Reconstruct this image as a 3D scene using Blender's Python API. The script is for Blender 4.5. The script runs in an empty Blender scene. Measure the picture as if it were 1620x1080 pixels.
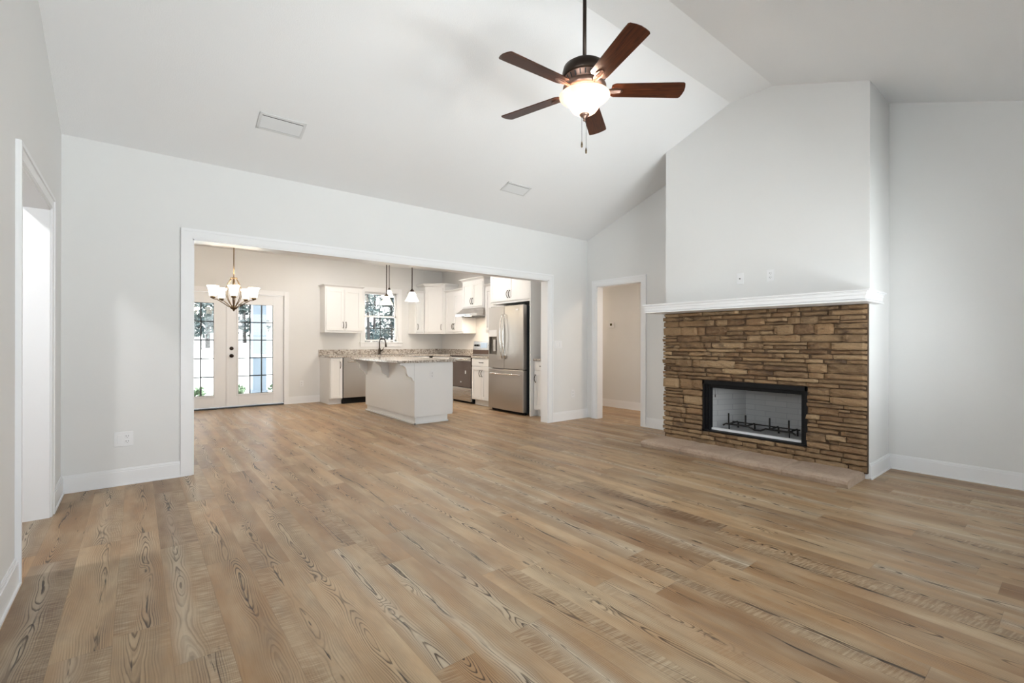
import bpy, math, random
from mathutils import Vector, Matrix, noise as mnoise

random.seed(7)
R = math.radians
SC = bpy.context.scene
COL = SC.collection

# ------------------------------------------------------------------ camera
F_PX, YAW, HCAM = 737.1, 38.85, 1.17
cam_data = bpy.data.cameras.new('camera')
cam_data.sensor_width = 36.0
cam_data.lens = 36.0 * F_PX / 1620.0
cam_data.shift_y = 1.57 / 1620.0
cam_data.clip_start = 0.02
cam = bpy.data.objects.new('camera', cam_data)
COL.objects.link(cam)
cam.matrix_world = (Matrix.Translation((0, 0, HCAM)) @ Matrix.Rotation(R(-YAW), 4, 'Z')
                    @ Matrix.Rotation(R(90), 4, 'X') @ Matrix.Rotation(R(0.111), 4, 'Z'))
SC.camera = cam

# ------------------------------------------------------------------ colour management, world, sun
SC.view_settings.view_transform = 'Standard'
SC.view_settings.look = 'None'
SC.view_settings.gamma = 1.0
SC.view_settings.use_curve_mapping = False
SC.view_settings.exposure = 0.97
WORLD_STRENGTH = 2.4
world = bpy.data.worlds.new('world')
SC.world = world
world.use_nodes = True
wn = world.node_tree.nodes
wl = world.node_tree.links
wn.clear()
w_out = wn.new('ShaderNodeOutputWorld')
w_bg = wn.new('ShaderNodeBackground')
w_tc = wn.new('ShaderNodeTexCoord')
w_sep = wn.new('ShaderNodeSeparateXYZ')
w_cr = wn.new('ShaderNodeValToRGB')
w_cr.color_ramp.elements[0].position = 0.0
w_cr.color_ramp.elements[0].color = (1.0, 0.985, 0.965, 1)
w_cr.color_ramp.elements[1].position = 0.7
w_cr.color_ramp.elements[1].color = (0.80, 0.90, 1.0, 1)
wl.new(w_tc.outputs['Generated'], w_sep.inputs[0])
wl.new(w_sep.outputs['Z'], w_cr.inputs[0])
wl.new(w_cr.outputs[0], w_bg.inputs['Color'])
w_bg.inputs['Strength'].default_value = WORLD_STRENGTH
wl.new(w_bg.outputs[0], w_out.inputs['Surface'])

def lamp(name, kind, loc, power, color=(1, 1, 1), rot=(0, 0, 0), **kw):
    d = bpy.data.lights.new(name, kind)
    d.energy = power
    d.color = color
    for k, v in kw.items():
        setattr(d, k, v)
    o = bpy.data.objects.new(name, d)
    o.location = loc
    o.rotation_euler = rot
    COL.objects.link(o)
    return o

lamp('sun', 'SUN', (20, 0, 20), 7.0, (1, .97, .92), (0, R(48), R(-4)), angle=R(.6))

def portal(name, loc, sx, sy, rot):
    o = lamp(name, 'AREA', loc, 1.0, rot=rot, shape='RECTANGLE', size=sx, size_y=sy)
    o.data.cycles.is_portal = True
    return o
# area lamps standing in for front-window daylight, plus up-tilted fill added for the ceiling
for wx in (1.0, 2.5, 4.0):
    lamp('front_window_daylight', 'AREA', (wx, -.76, 1.4), 17.0 if wx < 1.5 else 9.0, (.93, .965, 1), (R(90), 0, 0), shape='RECTANGLE', size=1.28, size_y=1.68)
    lamp('front_ceiling_fill', 'AREA', (wx, -1.15, .55), 56.0, (.93, .96, 1), (R(90 + 74), 0, 0), shape='RECTANGLE', size=1.6, size_y=1.0)
lamp('left_side_fill', 'AREA', (-.66, 1.1, 1.55), 19.0, (.93, .965, 1), (R(90), 0, R(-90)), shape='RECTANGLE', size=1.6, size_y=1.3)  # unseen side fill lamp, added to brighten the chimney and right wall
# daylight windows: three in the wall behind the camera, the french doors, the sink window
portal('portal_front_window', (2.45, -.66, 1.35), 4.5, 2.5, (R(90), 0, 0))
portal('portal_french_door', (1.25, 9.60, 1.05), 1.8, 2.1, (R(-90), 0, 0))
portal('portal_sink_window', (4.07, 9.60, 1.7), .8, 1.1, (R(-90), 0, 0))

# ------------------------------------------------------------------ material helpers
def new_mat(name):
    m = bpy.data.materials.new(name)
    m.use_nodes = True
    nt = m.node_tree
    nt.nodes.clear()
    out = nt.nodes.new('ShaderNodeOutputMaterial')
    return m, nt, out

class NG:
    def __init__(s, nt):
        s.nt = nt
    def n(s, t, **kw):
        nd = s.nt.nodes.new(t)
        for k, v in kw.items():
            setattr(nd, k, v)
        return nd
    def set(s, sock, v):
        if isinstance(v, bpy.types.NodeSocket):
            s.nt.links.new(v, sock)
        elif v is not None:
            sock.default_value = v
    def m(s, op, a, b=None, c=None, clamp=False):
        nd = s.n('ShaderNodeMath', operation=op)
        nd.use_clamp = clamp
        s.set(nd.inputs[0], a)
        if b is not None: s.set(nd.inputs[1], b)
        if c is not None: s.set(nd.inputs[2], c)
        return nd.outputs[0]
    def xyz(s, x, y, z):
        nd = s.n('ShaderNodeCombineXYZ')
        s.set(nd.inputs[0], x); s.set(nd.inputs[1], y); s.set(nd.inputs[2], z)
        return nd.outputs[0]
    def noise(s, vec, scale=5, detail=2, rough=.5, dist=0.0):
        nd = s.n('ShaderNodeTexNoise')
        if vec is not None: s.set(nd.inputs['Vector'], vec)
        s.set(nd.inputs['Scale'], scale); nd.inputs['Detail'].default_value = detail
        nd.inputs['Roughness'].default_value = rough; nd.inputs['Distortion'].default_value = dist
        return nd.outputs['Fac']
    def mix(s, f, a, b, blend='MIX'):
        nd = s.n('ShaderNodeMix', data_type='RGBA', blend_type=blend)
        s.set(nd.inputs[0], f); s.set(nd.inputs[6], a); s.set(nd.inputs[7], b)
        return nd.outputs[2]
    def ramp(s, f, stops):
        nd = s.n('ShaderNodeValToRGB')
        cr = nd.color_ramp
        while len(cr.elements) < len(stops): cr.elements.new(0.5)
        for e, (p, c) in zip(cr.elements, stops):
            e.position = p
            e.color = (*c, 1) if len(c) == 3 else c
        s.set(nd.inputs[0], f)
        return nd.outputs[0]
    def mr(s, v, a, b, c=0.0, d=1.0, smooth=False):
        nd = s.n('ShaderNodeMapRange')
        if smooth: nd.interpolation_type = 'SMOOTHSTEP'
        for i, q in enumerate((v, a, b, c, d)): s.set(nd.inputs[i], q)
        return nd.outputs[0]
    def bump(s, h, strength=.2, dist=.01):
        nd = s.n('ShaderNodeBump')
        nd.inputs['Strength'].default_value = strength
        nd.inputs['Distance'].default_value = dist
        s.set(nd.inputs['Height'], h)
        return nd.outputs[0]
    def bsdf(s, out, color=None, rough=.5, metal=0.0, spec=None, normal=None, **kw):
        nd = s.n('ShaderNodeBsdfPrincipled')
        if color is not None:
            s.set(nd.inputs['Base Color'], (*color, 1) if isinstance(color, tuple) and len(color) == 3 else color)
        s.set(nd.inputs['Roughness'], rough)
        s.set(nd.inputs['Metallic'], metal)
        if spec is not None: s.set(nd.inputs['Specular IOR Level'], spec)
        if normal is not None: s.set(nd.inputs['Normal'], normal)
        for k, v in kw.items(): s.set(nd.inputs[k], v)
        s.nt.links.new(nd.outputs[0], out.inputs['Surface'])
        return nd

def srgb(r, g, b):
    def f(c):
        c /= 255.0
        return c / 12.92 if c <= .04045 else ((c + .055) / 1.055) ** 2.4
    return (f(r), f(g), f(b))

def mat_paint(name, col, rough=.55, bump=.0, scale=180, spec=.3):
    m, nt, out = new_mat(name); g = NG(nt)
    tc = g.n('ShaderNodeTexCoord').outputs['Object']
    n1 = g.noise(tc, 1.3, 2)
    c = g.mix(g.mr(n1, .3, .7, 0, 1), tuple(x * .985 for x in col) + (1,), (*col, 1))
    nrm = g.bump(g.noise(tc, scale, 2), bump, .004) if bump else None
    g.bsdf(out, c, rough, spec=spec, normal=nrm)
    return m

def mat_metal(name, col, rough=.3, brush=None, rvar=.06):
    m, nt, out = new_mat(name); g = NG(nt)
    tc = g.n('ShaderNodeTexCoord').outputs['Object']
    if brush:
        mp = g.n('ShaderNodeMapping'); nt.links.new(tc, mp.inputs[0]); mp.inputs['Scale'].default_value = brush
        n1 = g.noise(mp.outputs[0], 1.0, 3)
    else:
        n1 = g.noise(tc, 25, 2)
    c = g.mix(n1, tuple(x * .96 for x in col) + (1,), (*col, 1))
    g.bsdf(out, c, g.mr(n1, .2, .8, rough - rvar, rough + rvar), metal=1.0)
    return m

def mat_emit(name, col, strength, body=(.9, .88, .85), trans=0.0):
    m, nt, out = new_mat(name); g = NG(nt)
    tc = g.n('ShaderNodeTexCoord').outputs['Object']
    n1 = g.noise(tc, 9, 2)
    c = g.mix(n1, tuple(x * .95 for x in body) + (1,), (*body, 1))
    g.bsdf(out, c, .35, **{'Emission Color': (*col, 1), 'Emission Strength': strength})
    return m

# ------------------------------------------------------------------ materials
M = {}
M['wall'] = mat_paint('wall_paint', (.785, .782, .775), .7, .12, 260, .2)
M['ceiling'] = mat_paint('ceiling_paint', (.83, .83, .835), .8, .25, 120, .15)
M['trim'] = mat_paint('trim_paint', (.865, .865, .875), .35, 0, spec=.4)
M['vent'] = mat_paint('vent_enamel', (.70, .70, .70), .4)
M['cabinet'] = mat_paint('cabinet_paint', (.85, .85, .85), .35, 0, spec=.45)
M['plastic'] = mat_paint('white_plastic', (.84, .84, .85), .35, 0, spec=.5)
M['slot'] = mat_paint('dark_slot', (.05, .05, .05), .6)
M['steel'] = mat_metal('brushed_steel', (.60, .575, .55), .30, (.6, .6, 160), .02)
M['steel_h'] = mat_metal('brushed_steel_horizontal', (.62, .60, .58), .27, (.6, .6, 160), .02)
M['steel_smooth'] = mat_metal('polished_steel', (.74, .72, .69), .16)
M['bronze'] = mat_metal('oil_rubbed_bronze', (.055, .042, .035), .4)
M['antique'] = mat_metal('antique_bronze', (.16, .115, .07), .38)
M['copper'] = mat_metal('copper_bronze', (.30, .19, .15), .38)
M['darkgrey'] = mat_paint('dark_appliance_side', (.035, .04, .045), .45, 0, spec=.4)
M['dispenser'] = mat_metal('dispenser_recess', (.30, .27, .24), .4)
M['black'] = mat_paint('black_enamel', (.008, .008, .009), .5, 0, spec=.2)
M['iron'] = mat_paint('cast_iron', (.02, .018, .017), .65, .3, 300)
M['oven_glass'] = mat_paint('oven_black_glass', (.09, .062, .052), .06, 0, spec=.7)
M['lcd'] = mat_paint('thermostat_screen', (.10, .085, .03), .3)
M['bluedisplay'] = mat_paint('control_overlay', (.42, .56, .75), .3)
def mat_alabaster():
    m, nt, out = new_mat('alabaster_glass'); g = NG(nt)
    tc = g.n('ShaderNodeTexCoord').outputs['Object']
    n1 = g.noise(tc, 14, 3, .6)
    c = g.mix(g.mr(n1, .3, .7), (.93, .84, .76, 1), (.80, .66, .56, 1))
    tr = g.n('ShaderNodeBsdfTranslucent'); nt.links.new(c, tr.inputs[0])
    pb = g.n('ShaderNodeBsdfPrincipled'); nt.links.new(c, pb.inputs['Base Color']); pb.inputs['Roughness'].default_value = .25
    nt.links.new(c, pb.inputs['Emission Color']); pb.inputs['Emission Strength'].default_value = .12
    mx = g.n('ShaderNodeMixShader'); mx.inputs[0].default_value = .55
    nt.links.new(pb.outputs[0], mx.inputs[1]); nt.links.new(tr.outputs[0], mx.inputs[2]); nt.links.new(mx.outputs[0], out.inputs[0])
    return m
M['shade_fan'] = mat_alabaster()
M['shade_chand'] = mat_emit('frosted_glass_chandelier', (1, .88, .72), 3.5)
M['shade_pend'] = mat_emit('frosted_glass_pendant', (1, .90, .76), 3.5)
M['shade_amber'] = mat_emit('amber_lit_glass_pendant', (1, .78, .35), 2.6)
M['hood_lens'] = mat_emit('hood_lens', (1, .85, .65), 1.5)
M['column'] = mat_paint('painted_porch_column', (.27, .33, .41), .6)
M['bark'] = mat_paint('bark', (.05, .045, .045), .9)
M['siding'] = mat_paint('porch_siding', (.8, .82, .84), .7)

def mat_glass():
    m, nt, out = new_mat('window_glass'); g = NG(nt)
    tr = g.n('ShaderNodeBsdfTransparent'); gl = g.n('ShaderNodeBsdfGlossy'); gl.inputs['Roughness'].default_value = .02
    tr.inputs[0].default_value = (.96, .98, .98, 1)
    fr = g.n('ShaderNodeFresnel'); fr.inputs[0].default_value = 1.45
    mx = g.n('ShaderNodeMixShader')
    nt.links.new(fr.outputs[0], mx.inputs[0]); nt.links.new(tr.outputs[0], mx.inputs[1]); nt.links.new(gl.outputs[0], mx.inputs[2])
    nt.links.new(mx.outputs[0], out.inputs[0])
    return m
M['glass'] = mat_glass()

def mat_floor():
    m, nt, out = new_mat('rustic_pine_planks'); g = NG(nt)
    tc = g.n('ShaderNodeTexCoord').outputs['Object']
    sp = g.n('ShaderNodeSeparateXYZ'); nt.links.new(tc, sp.inputs[0])
    x, y = sp.outputs[0], sp.outputs[1]
    W, L = .178, 1.22
    xs = g.m('ADD', g.m('DIVIDE', x, W), 20.4)
    col = g.m('FLOOR', xs); fx = g.m('SUBTRACT', xs, col)
    wn1 = g.n('ShaderNodeTexWhiteNoise', noise_dimensions='1D'); nt.links.new(col, wn1.inputs['W'])
    ys = g.m('ADD', g.m('DIVIDE', y, L), g.m('MULTIPLY', wn1.outputs['Value'], 7.31))
    ys = g.m('ADD', ys, 10.0)
    row = g.m('FLOOR', ys); fy = g.m('SUBTRACT', ys, row)
    wn2 = g.n('ShaderNodeTexWhiteNoise', noise_dimensions='3D'); nt.links.new(g.xyz(col, row, 0.37), wn2.inputs['Vector'])
    sc = g.n('ShaderNodeSeparateColor'); nt.links.new(wn2.outputs['Color'], sc.inputs[0])
    a, b, c = sc.outputs[0], sc.outputs[1], sc.outputs[2]
    wn3 = g.n('ShaderNodeTexWhiteNoise', noise_dimensions='3D'); nt.links.new(g.xyz(col, row, 5.9), wn3.inputs['Vector'])
    sc3 = g.n('ShaderNodeSeparateColor'); nt.links.new(wn3.outputs['Color'], sc3.inputs[0])
    d, e, f = sc3.outputs[0], sc3.outputs[1], sc3.outputs[2]
    U = g.m('MULTIPLY', g.m('SUBTRACT', fx, .5), W)
    V = g.m('ADD', y, g.m('MULTIPLY', b, 37.0))
    zo = g.m('MULTIPLY', a, 23.0)
    # wander of the heart line along the board
    wander = g.m('SUBTRACT', g.noise(g.xyz(zo, g.m('MULTIPLY', V, 1.6), 0.0), 1.0, 2), .5)
    uc = g.m('ADD', g.m('SUBTRACT', U, g.m('MULTIPLY', g.m('SUBTRACT', c, .5), .07)), g.m('MULTIPLY', wander, .085))
    # knots
    vor = g.n('ShaderNodeTexVoronoi', feature='F1'); vor.inputs['Scale'].default_value = 1.0
    nt.links.new(g.xyz(g.m('MULTIPLY', uc, 11.0), g.m('MULTIPLY', V, 2.6), g.m('MULTIPLY', zo, 3.0)), vor.inputs['Vector'])
    kd = vor.outputs['Distance']
    ksel = g.n('ShaderNodeSeparateColor'); nt.links.new(vor.outputs['Color'], ksel.inputs[0])
    ks = g.m('GREATER_THAN', ksel.outputs[0], .52)
    kbump = g.m('MULTIPLY', ks, g.mr(kd, .0, .36, 1.0, 0.0, True))
    # ring distance
    dv = g.mr(g.noise(g.xyz(zo, g.m('MULTIPLY', V, 1.3), 4.0), 1.0, 1), .3, .7, .001, .050)
    Rr = g.m('SQRT', g.m('ADD', g.m('MULTIPLY', uc, uc), g.m('MULTIPLY', dv, dv)))
    fine = g.m('SUBTRACT', g.noise(g.xyz(g.m('MULTIPLY', U, 26.0), g.m('MULTIPLY', V, 3.4), zo), 1.0, 3), .5)
    Rw = g.m('ADD', g.m('ADD', Rr, g.m('MULTIPLY', kbump, .022)), g.m('MULTIPLY', fine, .010))
    ph = g.m('FRACT', g.m('MULTIPLY', Rw, 165.0))
    line = g.m('MULTIPLY', g.mr(ph, .55, .86, 0, 1, True), g.mr(ph, .92, 1.0, 1, 0))
    heart = g.m('EXPONENT', g.m('MULTIPLY', g.m('POWER', g.m('DIVIDE', g.m('ABSOLUTE', uc), .042), 2.0), -1.0))
    patch = g.mr(g.noise(g.xyz(g.m('MULTIPLY', U, 8.0), g.m('MULTIPLY', V, 1.5), g.m('ADD', zo, 9.0)), 1.0, 2), .36, .58, .22, 1.0)
    lmask = g.m('MULTIPLY', g.m('ADD', g.m('MULTIPLY', heart, .95), .06), patch)
    lines = g.m('MULTIPLY', line, lmask)
    # straight grain away from the heart
    ph2 = g.m('FRACT', g.m('MULTIPLY', g.m('ADD', Rw, g.m('MULTIPLY', fine, .006)), 120.0))
    sgm = g.mr(g.noise(g.xyz(g.m('MULTIPLY', U, 9.0), g.m('MULTIPLY', V, 1.2), g.m('ADD', zo, 17.0)), 1.0, 2), .42, .64, .05, .65)
    straight = g.m('MULTIPLY', g.m('MULTIPLY', g.mr(ph2, .3, .8, 0, 1, True), g.mr(ph2, .85, 1.0, 1, 0)), sgm)
    # fine pores
    pores = g.mr(g.noise(g.xyz(g.m('MULTIPLY', U, 420.0), g.m('MULTIPLY', V, 9.0), zo), 1.0, 3, .6), .52, .74, 0, 1)
    # black streaks in the heart
    st = g.mr(g.noise(g.xyz(g.m('MULTIPLY', uc, 95.0), g.m('MULTIPLY', V, 4.2), zo), 1.0, 3, .6), .545, .61, 0, 1)
    stm = g.m('MULTIPLY', st, g.mr(g.m('ABSOLUTE', uc), .0, .016, 1, 0, True))
    stm = g.m('MULTIPLY', stm, g.mr(g.noise(g.xyz(zo, g.m('MULTIPLY', V, 2.1), 7.0), 1.0, 1), .42, .50, 0, 1))
    # knot core
    kcore = g.m('MULTIPLY', ks, g.mr(g.m('ADD', kd, g.m('MULTIPLY', fine, .10)), .055, .10, 1, 0, True))
    kcore = g.m('MULTIPLY', kcore, g.mr(g.noise(g.xyz(g.m('MULTIPLY', U, 240.0), g.m('MULTIPLY', V, 90.0), zo), 1.0, 2), .35, .55, .35, 1))
    # saw chatter marks across the board
    sawside = g.mr(g.m('MULTIPLY', U, g.m('SIGN', g.m('SUBTRACT', d, .5))), -.005, .04, 0, 1, True)
    sw = g.mr(g.noise(g.xyz(g.m('ADD', g.m('MULTIPLY', U, 14.0), g.m('MULTIPLY', V, 6.0)), g.m('ADD', g.m('MULTIPLY', V, 120.0), g.m('MULTIPLY', U, 22.0)), zo), 1.0, 2), .42, .66, 0, 1)
    sawon = g.mr(g.m('ADD', e, g.m('MULTIPLY', g.noise(g.xyz(zo, g.m('MULTIPLY', V, 1.4), 2.0), 1.0, 1), .8)), 1.02, 1.2, 0, 1)
    saw = g.m('MULTIPLY', g.m('MULTIPLY', sw, sawon), g.m('ADD', g.m('MULTIPLY', sawside, .85), .15))
    # colours
    base = g.ramp(d, [(0.0, srgb(146, 112, 80)), (.3, srgb(170, 136, 100)), (.6, srgb(155, 120, 85)), (.85, srgb(184, 154, 119)), (1.0, srgb(120, 90, 65))])
    blot = g.noise(g.xyz(g.m('MULTIPLY', U, 7.0), g.m('MULTIPLY', V, 2.0), zo), 1.0, 3, .55)
    base = g.mix(g.mr(blot, .38, .7, 0, .6), base, (*srgb(196, 178, 150), 1))
    blot2 = g.noise(g.xyz(g.m('MULTIPLY', U, 5.0), g.m('MULTIPLY', V, 1.1), g.m('ADD', zo, 31.0)), 1.0, 3, .55)
    base = g.mix(g.mr(blot2, .48, .78, 0, .6), base, (*srgb(112, 86, 62), 1))
    grey = g.mr(g.noise(g.xyz(g.m('MULTIPLY', U, 16.0), g.m('MULTIPLY', V, 4.0), g.m('ADD', zo, 11.0)), 1.0, 3, .6), .5, .72, 0, .34)
    base = g.mix(grey, base, (*srgb(134, 118, 102), 1))
    white = g.m('MULTIPLY', g.mr(f, .50, .85, 0, .62), g.mr(g.m('ABSOLUTE', uc), .0, .05, 1, .12))
    base = g.mix(white, base, (*srgb(200, 188, 168), 1))
    base = g.mix(g.m('MULTIPLY', pores, .20), base, (*srgb(110, 86, 64), 1))
    base = g.mix(g.m('MULTIPLY', saw, .36), base, (*srgb(200, 184, 158), 1))
    sw2 = g.m('MULTIPLY', g.m('MULTIPLY', g.m('SUBTRACT', 1.0, sw), sawon), g.m('MULTIPLY', sawside, .28))
    base = g.mix(sw2, base, (*srgb(108, 86, 66), 1))
    base = g.mix(g.m('MULTIPLY', straight, .5), base, (*srgb(92, 68, 48), 1))
    base = g.mix(g.m('MULTIPLY', lines, .92), base, (*srgb(60, 42, 29), 1))
    base = g.mix(g.m('MULTIPLY', stm, .92), base, (*srgb(34, 30, 30), 1))
    base = g.mix(g.m('MULTIPLY', kcore, .85), base, (*srgb(42, 36, 36), 1))
    # small dark ticks
    tick = g.n('ShaderNodeTexVoronoi', feature='F1'); tick.inputs['Scale'].default_value = 1.0
    nt.links.new(g.xyz(g.m('MULTIPLY', U, 26.0), g.m('MULTIPLY', V, 3.2), zo), tick.inputs['Vector'])
    tk = g.n('ShaderNodeSeparateColor'); nt.links.new(tick.outputs['Color'], tk.inputs[0])
    tks = g.m('MULTIPLY', g.m('GREATER_THAN', tk.outputs[1], .74), g.mr(tick.outputs['Distance'], .05, .10, 1, 0))
    base = g.mix(g.m('MULTIPLY', tks, .82), base, (*srgb(60, 46, 38), 1))
    # seams
    ex = g.m('MINIMUM', fx, g.m('SUBTRACT', 1.0, fx)); ey = g.m('MINIMUM', fy, g.m('SUBTRACT', 1.0, fy))
    seam = g.m('MAXIMUM', g.mr(ex, .0, .007, 1, 0), g.mr(ey, 0, .0011, 1, 0))
    base = g.mix(g.m('MULTIPLY', seam, .38), base, (*srgb(74, 58, 46), 1))
    hgt = g.m('SUBTRACT', g.m('SUBTRACT', g.m('MULTIPLY', saw, .4), lines), g.m('MULTIPLY', seam, 1.2))
    rough = g.mr(blot, .3, .7, .34, .46)
    g.bsdf(out, base, rough, spec=.26, normal=g.bump(hgt, .16, .0025))
    return m
M['floor'] = mat_floor()

def mat_stone():
    m, nt, out = new_mat('ledge_stone'); g = NG(nt)
    tc = g.n('ShaderNodeTexCoord').outputs['Object']
    at = g.n('ShaderNodeAttribute', attribute_name='tint')
    s3 = g.n('ShaderNodeSeparateColor'); nt.links.new(at.outputs['Color'], s3.inputs[0])
    t, u, v = s3.outputs[0], s3.outputs[1], s3.outputs[2]
    mp = g.n('ShaderNodeMapping'); nt.links.new(tc, mp.inputs[0]); mp.inputs['Scale'].default_value = (1, 1, 2.6)
    off = g.xyz(g.m('MULTIPLY', t, 9.0), g.m('MULTIPLY', u, 9.0), 0.0)
    va = g.n('ShaderNodeVectorMath', operation='ADD'); nt.links.new(mp.outputs[0], va.inputs[0]); nt.links.new(off, va.inputs[1])
    base = g.ramp(t, [(0, srgb(112, 90, 68)), (.22, srgb(152, 124, 94)), (.42, srgb(124, 98, 72)), (.62, srgb(172, 146, 114)), (.8, srgb(106, 82, 62)), (1, srgb(146, 116, 86))])
    n1 = g.noise(va.outputs[0], 9, 4, .6)
    base = g.mix(g.mr(n1, .4, .7, 0, .5), base, (*srgb(160, 134, 102), 1))
    n2 = g.noise(va.outputs[0], 5, 4, .65)
    dk = g.m('MULTIPLY', g.mr(n2, .5, .68, 0, .85), g.mr(u, .35, .85, .1, 1))
    base = g.mix(dk, base, (*srgb(58, 48, 46), 1))
    n3 = g.noise(tc, 60, 4, .7)
    base = g.mix(g.mr(n3, .5, .75, 0, .35), base, (*srgb(96, 68, 46), 1))
    h = g.m('ADD', g.m('MULTIPLY', g.noise(mp.outputs[0], 28, 4, .6), 1.0), g.m('MULTIPLY', n3, .4))
    g.bsdf(out, base, .85, spec=.2, normal=g.bump(h, .75, .012))
    return m
M['stone'] = mat_stone()

def mat_rock(name, c1, c2, c3, scale=6, bump=.4, rough=.8):
    m, nt, out = new_mat(name); g = NG(nt)
    tc = g.n('ShaderNodeTexCoord').outputs['Object']
    n1 = g.noise(tc, scale, 4, .6); n2 = g.noise(tc, scale * 9, 3, .6)
    b = g.mix(g.mr(n1, .35, .65), (*c1, 1), (*c2, 1))
    b = g.mix(g.mr(n2, .5, .75, 0, .5), b, (*c3, 1))
    g.bsdf(out, b, rough, spec=.25, normal=g.bump(g.m('ADD', n1, g.m('MULTIPLY', n2, .3)), bump, .008))
    return m
M['hearth'] = mat_rock('hearth_stone', srgb(184, 164, 146), srgb(168, 147, 130), srgb(146, 126, 110), 5, .35)
M['mortar'] = mat_rock('mortar_backing', srgb(92, 72, 54), srgb(74, 58, 44), srgb(54, 42, 34), 20)
M['ground'] = mat_rock('pale_gravel_yard', srgb(236, 234, 228), srgb(226, 224, 216), srgb(214, 210, 200), 1.5)
M['grass'] = mat_rock('lawn', srgb(112, 140, 92), srgb(140, 165, 120), srgb(90, 120, 80), 3)

def mat_granite():
    m, nt, out = new_mat('speckled_granite'); g = NG(nt)
    tc = g.n('ShaderNodeTexCoord').outputs['Object']
    n1 = g.noise(tc, 34, 5, .7); n2 = g.noise(tc, 78, 4, .7); n3 = g.noise(tc, 5, 3)
    b = g.ramp(n1, [(.30, srgb(92, 82, 76)), (.43, srgb(150, 140, 130)), (.52, srgb(196, 188, 180)), (.62, srgb(222, 217, 210)), (.75, srgb(160, 146, 132))])
    b = g.mix(g.mr(n2, .58, .66, 0, .8), b, (*srgb(60, 52, 50), 1))
    b = g.mix(g.mr(n3, .55, .75, 0, .35), b, (*srgb(150, 132, 112), 1))
    g.bsdf(out, b, .12, spec=.5)
    return m
M['granite'] = mat_granite()

def mat_blade():
    m, nt, out = new_mat('walnut_blade'); g = NG(nt)
    tc = g.n('ShaderNodeTexCoord').outputs['UV']
    mp = g.n('ShaderNodeMapping'); nt.links.new(tc, mp.inputs[0]); mp.inputs['Scale'].default_value = (3.0, 60, 1)
    n1 = g.noise(mp.outputs[0], 1.0, 4, .6, .6)
    b = g.ramp(n1, [(.3, srgb(34, 17, 11)), (.47, srgb(74, 38, 22)), (.56, srgb(46, 23, 15)), (.75, srgb(100, 54, 30))])
    g.bsdf(out, b, .34, spec=.25)
    return m
M['blade'] = mat_blade()

def mat_brick():
    m, nt, out = new_mat('refractory_brick'); g = NG(nt)
    tc = g.n('ShaderNodeTexCoord').outputs['Object']
    sp = g.n('ShaderNodeSeparateXYZ'); nt.links.new(tc, sp.inputs[0])
    bk = g.n('ShaderNodeTexBrick'); nt.links.new(g.xyz(g.m('ADD', sp.outputs[1], sp.outputs[0]), sp.outputs[2], 0), bk.inputs['Vector'])
    bk.inputs['Color1'].default_value = (.40, .40, .405, 1); bk.inputs['Color2'].default_value = (.44, .44, .44, 1)
    bk.inputs['Mortar'].default_value = (.33, .33, .34, 1); bk.inputs['Scale'].default_value = 1
    bk.inputs['Mortar Size'].default_value = .003; bk.inputs['Brick Width'].default_value = .22; bk.inputs['Row Height'].default_value = .06
    g.bsdf(out, bk.outputs[0], .85)
    return m
M['firebrick'] = mat_brick()

def mat_leaf(name, c1, c2):
    m, nt, out = new_mat(name); g = NG(nt)
    tc = g.n('ShaderNodeTexCoord').outputs['Object']
    b = g.mix(g.mr(g.noise(tc, 1.2, 3), .35, .65), (*c1, 1), (*c2, 1))
    g.bsdf(out, b, .6)
    return m
M['leaf'] = mat_leaf('dark_foliage', (.016, .030, .036), (.045, .068, .062))
M['leaf2'] = mat_leaf('shrub_foliage', (.06, .11, .05), (.13, .2, .11))

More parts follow.
